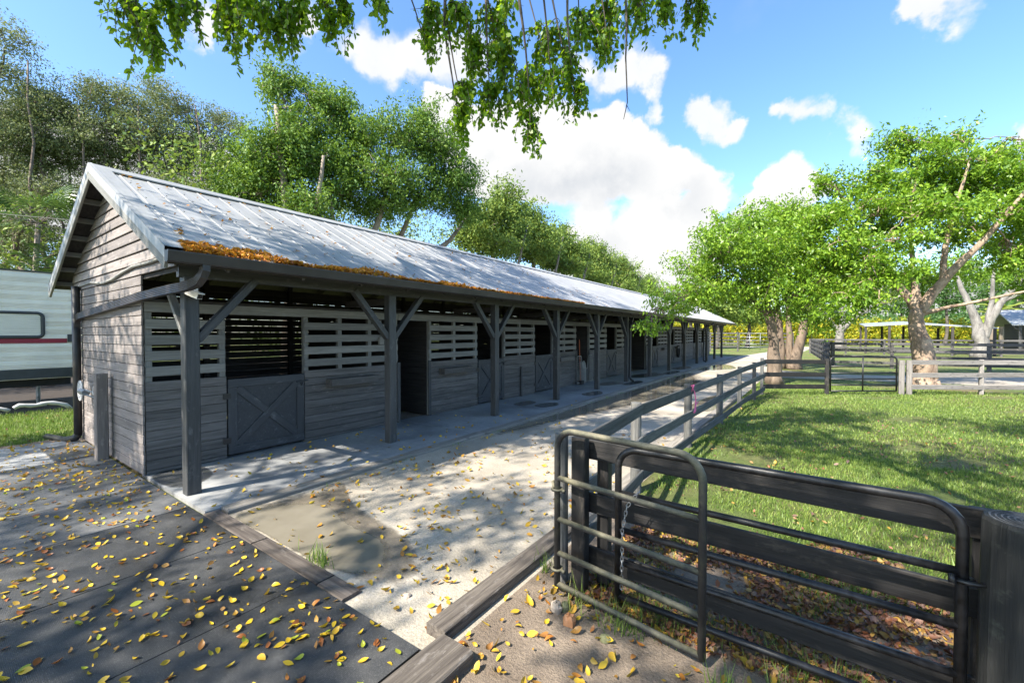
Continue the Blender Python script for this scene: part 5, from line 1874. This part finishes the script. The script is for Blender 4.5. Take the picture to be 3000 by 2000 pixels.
def run_fence(e, pts, step, zs, w, m, hgt, pw=.14):
    for (x0, y0), (x1, y1) in zip(pts[:-1], pts[1:]):
        L = math.hypot(x1 - x0, y1 - y0)
        n = max(1, round(L / step))
        nx, ny = -(y1 - y0) / L, (x1 - x0) / L
        if ny > 0:
            nx, ny = -nx, -ny
        for k in range(n):
            ax_, ay_ = x0 + (x1 - x0) * k / n, y0 + (y1 - y0) * k / n
            bx_, by_ = x0 + (x1 - x0) * (k + 1) / n, y0 + (y1 - y0) * (k + 1) / n
            board('fence_post', (ax_, ay_, GZ - .05), (ax_, ay_, hgt), pw, pw, m, e, up=(0, 1, 0))
            for zz in zs:
                board('rail', (ax_ + nx * .09, ay_ + ny * .09, zz + jit(.012)), (bx_ + nx * .09, by_ + ny * .09, zz + jit(.012)), w, .04, m, e)
    board('fence_post', (x1, y1, GZ - .05), (x1, y1, hgt), pw, pw, m, e, up=(0, 1, 0))


Z4 = (1.47, 1.06, .66, .28)
f4 = empty('paddock_fence', (1.1, 35, GZ), 'weathered four board paddock fence across the lawn behind the leaning tree', 'fence')
run_fence(f4, [(1.1, 34.9), (4.0, 35.0), (8.2, 35.4), (30, 37)], 3.3, Z4, .17, 'fence_far', 1.56, .17)
f5 = empty('paddock_fence', (1.1, 35, GZ), 'dark paddock fence running away beside the far path', 'fence')
run_fence(f5, [(1.05, 35.1), (.5, 46), (-.1, 57.5)], 2.2, Z4, .17, 'fence_far', 1.56, .16)
f6 = empty('paddock_fence', (-.3, 57.6, GZ), 'far second paddock fence under the carport', 'fence')
run_fence(f6, [(-.25, 57.7), (6, 57.8), (11, 58.2), (34, 60)], 3.2, (1.45, 1.05, .65, .28), .17, 'fence_far', 1.55, .16)
f7 = empty('paddock_fence', (-14, 56, GZ), 'far dark paddock fence beyond the end of the barn', 'fence')
run_fence(f7, [(-16, 54.5), (-7.4, 57.8)], 2.8, (2.15, 1.75, 1.35, .95, .55), .15, 'fence_far', 2.3, .16)
pipe_gate('far_gate', 'tall pale tube gate in the far fence beyond the barn end', (-7.25, 57.9), (-4.0, 58.6), .15, 2.15, (.5, .9, 1.3, 1.7), 'grey_metal', 'grey_metal', .035, .1, None, (.33, .66))
f8 = empty('paddock_fence', (-3.8, 58.7, GZ), 'far fence behind the multi stemmed shade tree', 'fence')
run_fence(f8, [(-3.8, 58.7), (-1.9, 59.2)], 1.9, (2.1, 1.7, 1.3, .9, .5), .15, 'fence_far', 2.25, .16)
wp = MB()
c = at(2747, 1045, 34.5)
wp.tube([(5.6, 38.5, GZ), (5.6, 38.5, 1.3)], .06, 8)
wp.tube([(5.6, 38.5, 1.3), (5.6, 38.5, 1.42)], .14, 8)
tag(wp.build('white_pipe_post', 'white_plastic'), 'short white capped pipe post standing right of the leaning trunk', 'post')

# ------------------------------------------------------------------ far buildings
cp = empty('carport', (8, 62, GZ), 'open dark posted carport with pale flat metal roof beyond the paddock', 'carport')
mb = MB()
mb.add([(4.6, 60.5, 3.0), (8.6, 60.5, 3.2), (8.6, 67, 3.55), (4.6, 67, 3.35), (4.6, 60.5, 2.88), (8.6, 60.5, 3.08), (8.6, 67, 3.43), (4.6, 67, 3.23)], [(0, 1, 2, 3), (4, 7, 6, 5), (0, 4, 5, 1), (1, 5, 6, 2), (2, 6, 7, 3), (3, 7, 4, 0)])
mb.add([(8.62, 60.5, 3.2), (14.6, 60.5, 2.7), (14.6, 67, 2.9), (8.62, 67, 3.55), (8.62, 60.5, 3.08), (14.6, 60.5, 2.58), (14.6, 67, 2.78), (8.62, 67, 3.43)], [(0, 1, 2, 3), (4, 7, 6, 5), (0, 4, 5, 1), (1, 5, 6, 2), (2, 6, 7, 3), (3, 7, 4, 0)])
mb.build('roof', 'far_roof', cp)
for x in (4.75, 6.7, 8.6, 11.5, 14.4):
    for y in (60.7, 66.8):
        mb = MB()
        mb.box((x - .1, y - .1, GZ), (x + .1, y + .1, 2.6 if x > 14 else 2.95 if x < 9 else 2.75))
        mb.build('post', 'dark_timber', cp)
sh = empty('far_stable', (20, 52, GZ), 'grey roofed stable with dark eaves at the right edge', 'stable')
a0 = at(2966, 950, 47)
sx, sy = a0[0], a0[1]
mb = MB()
for (yy0, yy1, z0, z1) in ((0, 5, 3.15, 4.9), (5, 10, 4.9, 3.15)):
    mb.add([(sx, sy + yy0, z0), (sx + 14, sy + yy0, z0), (sx + 14, sy + yy1, z1), (sx, sy + yy1, z1), (sx, sy + yy0, z0 - .14), (sx + 14, sy + yy0, z0 - .14), (sx + 14, sy + yy1, z1 - .14), (sx, sy + yy1, z1 - .14)],
           [(0, 1, 2, 3), (7, 6, 5, 4), (0, 4, 5, 1), (0, 3, 7, 4)])
mb.build('roof', 'far_roof', sh)
mb = MB()
mb.box((sx + 1.5, sy + 1.6, GZ), (sx + 13, sy + 8.5, 3.3))
mb.build('wall', 'dark_timber', sh)
for k in range(4):
    mb = MB()
    mb.box((sx + .6 + k * 3.6, sy + .35, GZ), (sx + .8 + k * 3.6, sy + .55, 3.1))
    mb.build('post', 'post_paint', sh)
mb = MB()
mb.tube([(sx + .1, sy + .1, 3.0), (sx + .2, sy + .2, 2.7), (sx + .7, sy + .4, 2.45), (sx + .9, sy + .45, .1)], .09, 8)
mb.build('downpipe', 'pipe_black', sh)

# ------------------------------------------------------------------ caravan
rv = empty('caravan', (-18.5, -1, GZ), 'white ribbed caravan with a red stripe parked behind the barn', 'caravan')
XV = -18.5
Y0v, Y1v = -6.5, 2.88
zb_, zt_ = 1.08, 3.86
V, Fs = [], []
prof = []
zz = zb_
pat = [.035, .035, .035, .13]
i = 0
while zz < zt_ - .06:
    prof.append((0.0, zz))
    prof.append((.026, zz + .010))
    prof.append((.026, zz + pat[i % 4] * .8))
    prof.append((0.0, zz + pat[i % 4]))
    zz += pat[i % 4] + .004
    i += 1
prof.append((0, zt_))
for yv in (Y0v, Y1v):
    for dx, z_ in prof:
        V.append((XV + dx, yv, z_))
n = len(prof)
mb = MB()
mb.add(V, [(q, n + q, n + q + 1, q + 1) for q in range(n - 1)])
mb.build('siding', 'rv_white', rv)
mb = MB()
mb.box((XV - 2.45, Y0v, .78), (XV - .004, Y1v - .002, zt_ + .02))
mb.build('body', 'rv_white', rv)
mb = MB()
mb.box((XV - 2.5, Y0v, zt_ + .021), (XV + .03, Y1v + .02, zt_ + .06))
mb.build('roof', 'rv_grey', rv)
mb = MB()
mb.box((XV - .02, Y0v, .80), (XV + .036, Y1v + .0, 1.075))
mb.build('skirt', 'rv_grey', rv)
mb = MB()
mb.box((XV - .02, Y1v + .001, .80), (XV + .03, Y1v + .05, zt_ - .02))
mb.box((XV + .0, Y1v - .1, 1.85), (XV + .05, Y1v + .0, 2.08))
mb.build('corner_trim', 'rv_grey', rv)
mb = MB()
mb.box((XV + .0, Y0v, 1.83), (XV + .034, Y1v - .11, 1.955))
mb.build('stripe', 'rv_red', rv)
wy0, wy1, wz0, wz1 = 1.02, 2.28, 2.0, 2.70
fr = MB()
rr = .12
cor = [((wy1 - rr, wz1 - rr), 0), ((wy0 + rr, wz1 - rr), 90), ((wy0 + rr, wz0 + rr), 180), ((wy1 - rr, wz0 + rr), 270)]
path = []
for (cy, cz), a0_ in cor:
    for q in range(6):
        a = R(a0_ + q * 18)
        path.append((XV + .035, cy + rr * math.cos(a), cz + rr * math.sin(a)))
path.append(path[0])
fr.tube(path, .045, 6, False)
wf = fr.build('window', 'rv_grey', rv, True)
mb = MB()
mb.add([(XV + .031, p_[1], p_[2]) for p_ in path[:-1]], [tuple(range(len(path) - 1))])
mb.build('pane', 'blind', wf)
for k in range(11):
    mb = MB()
    z_ = wz0 + .06 + k * .056
    mb.box((XV + .034, wy0 + .05, z_), (XV + .040, wy1 - .05, z_ + .04))
    mb.build('blind_slat', 'rv_white', wf)
mb = MB()
mb.box((XV - 2.2, Y0v, .55), (XV - .25, Y1v, .79))
mb.build('chassis', 'rubber', rv)
for yv in (.3, 2.2):
    mb = MB()
    mb.tube([(XV - .3, yv, GZ), (XV - .3, yv, .6)], .05, 6)
    mb.box((XV - .45, yv - .15, GZ), (XV - .15, yv + .15, .02))
    mb.build('jack', 'grey_metal', rv)
for xv in (XV - .25, XV - 2.2):
    for yv in (-2.2, -3.2):
        mb = MB()
        mb.tube([(xv - .1, yv, .34), (xv + .1, yv, .34)], .36, 18)
        w_ = mb.build('wheel', 'rubber', rv)
hs = MB()
pts = [(-17.0, 1.0, .0), (-17.0, 1.15, .14), (-17.0, 1.3, .19), (-17.0, 1.42, .14), (-17.0, 1.48, .10)]
hs.tube(pts, .045, 8)
pts = [(-17.0, 1.55, .16)] + [(-17.0, 1.55 + q * .1, .20 + .02 * math.sin(q * 1.3)) for q in range(1, 9)] + [(-17.0, 2.5, .12), (-17.0, 2.6, .0)]
hs.tube(pts, [.045 + .012 * (q % 2) for q in range(len(pts))], 8)
tag(hs.build('drain_hose', 'hose_white', None, True), 'pale ribbed drain hose lying under the caravan', 'hose')
pw_ = MB()
pw_.tube([(-25, -8, 6.6), (-22, 0, 5.9), (-18.5, 5, 5.75), (-17.5, 12, 6.2), (-17.5, 20, 7.0)], .012, 4)
tag(pw_.build('overhead_wire', 'shed_grey'), 'thin overhead wire strung behind the gable', 'wire')


# ------------------------------------------------------------------ stones, grass, litter
def rock(name, label, loc, s, m, seed):
    r_ = random.Random(seed)
    mb = MB()
    V = []
    rows = 5
    for i in range(rows + 1):
        ph = math.pi * i / rows
        for q in range(9):
            a = 2 * math.pi * q / 9
            rr = 1 + r_.uniform(-.22, .22)
            V.append((loc[0] + s[0] * rr * math.sin(ph) * math.cos(a), loc[1] + s[1] * rr * math.sin(ph) * math.sin(a), loc[2] + s[2] * rr * math.cos(ph)))
    mb.add(V, [(i * 9 + q, i * 9 + (q + 1) % 9, (i + 1) * 9 + (q + 1) % 9, (i + 1) * 9 + q) for i in range(rows) for q in range(9)])
    tag(mb.build(name, m), label, 'stone')


q = gp(1630, 1795, GZ)
rock('stone', 'pale angular stone on the soil before the narrow gate', (q[0], q[1], GZ + .04), (.05, .045, .055), 'stone', 1)
q = gp(1655, 1790, GZ)
rock('stone', 'small grey stone leaning on the pale angular stone', (q[0], q[1], GZ + .035), (.035, .035, .045), 'stone_mossy', 2)
q = gp(1668, 1830, GZ)
rock('stone', 'rusty brown stone in the soil right of the pale one', (q[0], q[1], GZ + .03), (.05, .045, .055), 'copper', 3)
q = gp(1775, 1880, GZ)
rock('stone', 'mossy green stone among the leaves under the narrow gate', (q[0], q[1], GZ + .025), (.04, .04, .03), 'stone_mossy', 4)
q = gp(1190, 1748, GZ)
rock('stone', 'small pale stone on the sand near the muddy puddle', (q[0], q[1], GZ + .01), (.04, .035, .025), 'stone', 5)


def inside(P, poly):
    x, y = P[:, 0], P[:, 1]
    r_ = np.zeros(len(P), bool)
    j = len(poly) - 1
    for i in range(len(poly)):
        xi, yi = poly[i]
        xj, yj = poly[j]
        r_ ^= ((yi > y) != (yj > y)) & (x < (xj - xi) * (y - yi) / (yj - yi + 1e-12) + xi)
        j = i
    return r_


def blades(P, h0, w0, lean=.6):
    n = len(P)
    az = rng.random(n) * 2 * math.pi
    L = h0 * (.5 + rng.random(n))
    ln = lean * rng.random(n)
    dx, dy = np.cos(az) * ln * L, np.sin(az) * ln * L
    a2 = az + math.pi / 2 + rng.normal(0, .5, n)
    wx, wy = np.cos(a2) * w0, np.sin(a2) * w0
    V = np.empty((n, 3, 3))
    V[:, 0] = P + np.stack([-wx, -wy, np.zeros(n)], 1)
    V[:, 1] = P + np.stack([wx, wy, np.zeros(n)], 1)
    V[:, 2] = P + np.stack([dx, dy, L], 1)
    return V.reshape(-1, 3), np.arange(n * 3, dtype=np.int32).reshape(n, 3)


def scatter(n, x0, x1, y0, y1, keep=None):
    P = np.stack([rng.uniform(x0, x1, n), rng.uniform(y0, y1, n), np.full(n, GZ)], 1)
    px, py, d = proj(P)
    k = (d > .3) & (px > -150) & (px < 3150) & (py < 2150)
    P = P[k]
    if keep is not None:
        P = P[keep(P)]
    return P


lawn_poly = [(-1.85, 5.4), (-1.2, 5.1), (-.4, 4.8), (.6, 4.3), (2.2, 3.4), (9, 2.5), (16, 14), (7, 23), (2, 22), (-1.95, 22), (-1.9, 12)]
VV, FF = [], []


def addb(V, Fq):
    o = sum(len(v) for v in VV)
    VV.append(V)
    FF.append(Fq + o)


def patchy(P, s=1.3, thr=-.25):
    return (np.sin(P[:, 0] * s * 2.1 + 1.3) + np.sin(P[:, 1] * s * 1.7 + P[:, 0] * .8) + np.sin(P[:, 0] * 5.1 - P[:, 1] * 4.3) * .6 + rng.normal(0, .5, len(P))) > thr


P = scatter(150000, -2, 8, 2.8, 9.5, lambda P: inside(P, lawn_poly) & patchy(P, 1.3, -.75))
addb(*blades(P, .042, .0055, .9))
P = scatter(130000, -2, 14, 9, 23, lambda P: inside(P, lawn_poly) & patchy(P, .9, -1.6))
addb(*blades(P, .05, .009, .9))
# sparse tufts in the litter and along kerbs
P = scatter(26000, -1.7, 3.5, 2.9, 5.6, lambda P: patchy(P, 2.6, .7))
addb(*blades(P, .10, .0035, .8))
for cx, cy, nn_ in ((-1.5, 3.0, 30), (-1.15, 2.95, 40), (-.4, 2.75, 50), (-.2, 2.6, 30), (.2, 2.8, 50), (-1.95, 3.3, 30), (.45, 2.9, 40)):
    Q = np.stack([cx + rng.normal(0, .06, nn_), cy + rng.normal(0, .05, nn_), np.full(nn_, GZ)], 1)
    addb(*blades(Q, .16, .005, .9))
P = scatter(26000, -17.5, -12.2, -3, 6, lambda P: P[:, 0] < -12.5)
addb(*blades(P, .07, .008))
P = scatter(3000, -5.66, -5.55, 3, 30, lambda P: patchy(P, 3.0, .9))
addb(*blades(P, .06, .004, .9))
tag(put('grass', mesh_np('grass', np.vstack(VV), np.vstack(FF)), 'grass_blade'), 'short green lawn grass with tufts along fence and kerbs', 'grass', kind='stuff')
c = gp(935, 1650, GZ)
Q = np.stack([c[0] + rng.normal(0, .09, 90), c[1] + rng.normal(0, .035, 90), np.full(90, GZ)], 1)
V, Fq = blades(Q, .14, .005, 1.1)
tag(put('grass_tuft', mesh_np('grass_tuft', V, Fq), 'grass_blade'), 'green grass tuft growing at the edge of the muddy puddle', 'grass tuft')


def leaf_shape(curl, fold, twist, L=1.0):
    """a pointed oval leaf, curled along and folded across: 10 faces"""
    xs = [0, .16, .40, .66, .86, 1.0]
    ws = [.0, .17, .26, .22, .10, .0]
    V = []
    for x, w in zip(xs, ws):
        z = curl * (x - .5) ** 2 * 2 - curl * .1
        zf = fold * w
        tw = twist * (x - .5)
        V.append((x - .5, 0, z))
        V.append((x - .5, w * math.cos(tw), z + zf + w * math.sin(tw)))
        V.append((x - .5, -w * math.cos(tw), z + zf - w * math.sin(tw)))
    Fs = []
    for i in range(5):
        a, b = i * 3, (i + 1) * 3
        Fs.append((a, b, b + 1, a + 1))
        Fs.append((a, a + 2, b + 2, b))
    return np.array(V) * L, Fs


shapes = [leaf_shape(.12, .25, .3), leaf_shape(.45, .5, .8), leaf_shape(-.25, .35, -.5), leaf_shape(.30, .1, 1.3), leaf_shape(.6, .7, -.3), leaf_shape(.05, .15, .1)]
lmesh = {}
for mname in ('leaf_yellow', 'leaf_green', 'leaf_brown'):
    for k, (V, Fs) in enumerate(shapes):
        me = mesh_np('fallen_leaf', V, Fs, True)
        me.materials.append(MATS[mname])
        lmesh[mname, k] = me
LL = {'leaf_yellow': ('yellow fallen leaf lying on the black rubber mats', 'yellow leaves on the mats'), 'leaf_green': ('green tinged fallen leaf lying on the black rubber mats', 'green leaves on the mats'),
      'leaf_brown': ('orange brown fallen leaf lying on the black rubber mats', 'brown leaves on the mats')}
cnt = 0
cand = []
cl = [(rng.uniform(-9.5, -2.2), rng.uniform(-.5, 1.9)) for _ in range(150)]
tries = 0
while cnt < 300 and tries < 20000:
    tries += 1
    if random.random() < .45:
        cx, cy = random.choice(cl)
        x, y = cx + random.gauss(0, .13), cy + random.gauss(0, .1)
    else:
        x, y = random.uniform(-9.6, -2.15), random.uniform(-.4, 1.9)
    if not (-10 < x < -2.12 and y < 1.91):
        continue
    px, py, d = proj((x, y, .02))
    if d[0] < .3 or not (-40 < px[0] < 3000) or py[0] > 2040:
        continue
    if random.random() > min(1, 3.2 / d[0] ** 1.15):
        continue
    r_ = random.random()
    mn = 'leaf_yellow' if r_ < .62 else 'leaf_green' if r_ < .78 else 'leaf_brown'
    k = random.randrange(6)
    s = random.choice([.045, .052, .06, .066, .074, .08])
    mw = Matrix.Translation((x, y, .016 + s * .12)) @ Matrix.Rotation(random.uniform(0, 6.28), 4, 'Z') @ Matrix.Rotation(jit(.5), 4, 'X') @ Matrix.Rotation(jit(.3), 4, 'Y') @ Matrix.Scale(s, 4)
    o = put('fallen_leaf', lmesh[mn, k], None, None, mw)
    mi = next((q for q, (a_, b_) in enumerate(mat_rows) if a_ <= x < b_), 5)
    where = ('beside the gable wall', 'before the barn corner', 'in front of the first porch post', 'by the kerb end of the walkway', 'beside the muddy puddle', 'nearest the pipe gate')[mi]
    kind_ = {'leaf_yellow': 'yellow', 'leaf_green': 'green tinged', 'leaf_brown': 'orange brown'}[mn]
    tag(o, f'{kind_} fallen leaf on the rubber mat {where}', 'leaf', f'{kind_} leaves on the mat {where}')
    cnt += 1


def litter(name, P, size, m, label, kind='stuff', tilt=.5, sv=.3, cat='leaves'):
    """many curled leaves joined in one piece"""
    VV_, FF_, o = [], [], 0
    n = len(P)
    for i in range(n):
        V, Fs = shapes[i % 6]
        sel = [0, 4, 5, 7, 8, 10, 11, 15] if False else None
        s = size * (1 + rng.normal(0, sv))
        Rm = np.array((Matrix.Rotation(rng.uniform(0, 6.28), 3, 'Z') @ Matrix.Rotation(rng.normal(0, tilt), 3, 'X') @ Matrix.Rotation(rng.normal(0, tilt), 3, 'Y')))
        VV_.append((V * abs(s)) @ Rm.T + P[i])
        FF_.append(np.array(Fs) + o)
        o += len(V)
    ob = put(name, mesh_np(name, np.vstack(VV_), np.vstack(FF_).astype(np.int32), True), m)
    return tag(ob, label, cat, kind=kind)


# leaves on the sand
P = []
Q = scatter(5200, -5.6, -2.2, 2.1, 9)
d = np.hypot(Q[:, 0], Q[:, 1])
keep = rng.random(len(Q)) < np.clip(1.25 - d / 9, .05, 1) * np.where((Q[:, 0] < -3.2) & (Q[:, 1] < 2.9), .10, .26) * (1 + .5 * np.sin(Q[:, 0] * 3) * np.sin(Q[:, 1] * 2.1))
Q = Q[keep]
Q[:, 2] = GZ + .022
litter('path_leaves', Q, .062, 'path_leaf_mix', 'yellow and brown leaves scattered over the sandy path')
Q = scatter(1500, -7.9, -5.7, 2.1, 12)
Q = Q[rng.random(len(Q)) < np.clip(.42 - Q[:, 1] / 26, .03, .4) * .5]
Q[:, 2] = .015
litter('walkway_leaves', Q, .062, 'path_leaf_mix', 'a few yellow leaves on the porch walkway')
Q = scatter(2600, -12, -2.2, -.4, 1.9, lambda P: (P[:, 0] > -12))
Q = Q[rng.random(len(Q)) < np.where(Q[:, 0] < -6, .55, .40) * (1 + .6 * np.sin(Q[:, 0] * 2.3 + 1) * np.sin(Q[:, 1] * 4.1))]
Q[:, 2] = .024
litter('mat_leaves', Q, .054, 'path_leaf_mix', 'smaller far leaves strewn over mats and concrete pad')
Q = scatter(1800, -2.0, .6, 1.2, 3.3)
Q = Q[rng.random(len(Q)) < .28]
Q[:, 2] = GZ + .03
litter('soil_leaves', Q, .064, 'path_leaf_mix', 'yellow leaves on the bare soil before the gates')
# brown drift under the fence
Q = scatter(24000, -1.6, 3.6, 3.05, 5.4, lambda P: (P[:, 1] < 5.3 - .35 * np.abs(P[:, 0] - .2) + .3 * np.sin(P[:, 0] * 4)) & patchy(P, 1.8, -1.3))
Q[:, 2] = GZ + .01 + .03 * rng.random(len(Q))
litter('leaf_drift', Q[:10000], .047, 'dead_leaf_mix', 'brown drift of dead leaves under the black fence', tilt=.6)
Q = scatter(9000, -2, 7, 4.5, 14, lambda P: inside(P, lawn_poly))
Q = Q[rng.random(len(Q)) < .13]
Q[:, 2] = GZ + .04
litter('lawn_leaves', Q, .05, 'dead_leaf_mix', 'stray dead leaves on the lawn')
# gutter pile and roof leaves
n = 4200
t = rng.random(n) ** 1.5
yv = YO + .2 + t * 10.5
hh = np.clip(1.0 - (yv - 2) / 11, .12, 1) * (.75 + .3 * np.sin(yv * 3.1) + .15 * np.sin(yv * 7))
u = rng.random(n)
xv = XE + .13 - u * .50 * hh
zr = ZE + np.clip((XE - xv) * SL, 0, None)
Q = np.stack([xv, yv, zr + .01 + rng.random(n) * .085 * hh * (1 - .6 * u)], 1)
litter('gutter_leaves', Q, .062, 'gutter_leaf_mix', 'orange leaves heaped along the gutter at the near roof edge', tilt=.7)
n = 240
yv = 1.85 + rng.random(n) ** 1.6 * 14
t = rng.random(n) ** .8
Q = np.stack([XR + (XE - XR) * t, yv, ZR + (ZE - ZR) * t + .025], 1)
litter('roof_leaves', Q, .062, 'gutter_leaf_mix', 'single leaves scattered on the metal roof', tilt=.25)
Q = scatter(1500, -17.4, -11.5, -2, 5)
Q[:, 2] = GZ + .03
litter('left_lawn_leaves', Q[:160], .06, 'dead_leaf_mix', 'dead leaves on the grass beside the caravan')

for o in bpy.data.objects:
    if '_w' in o:
        del o['_w']
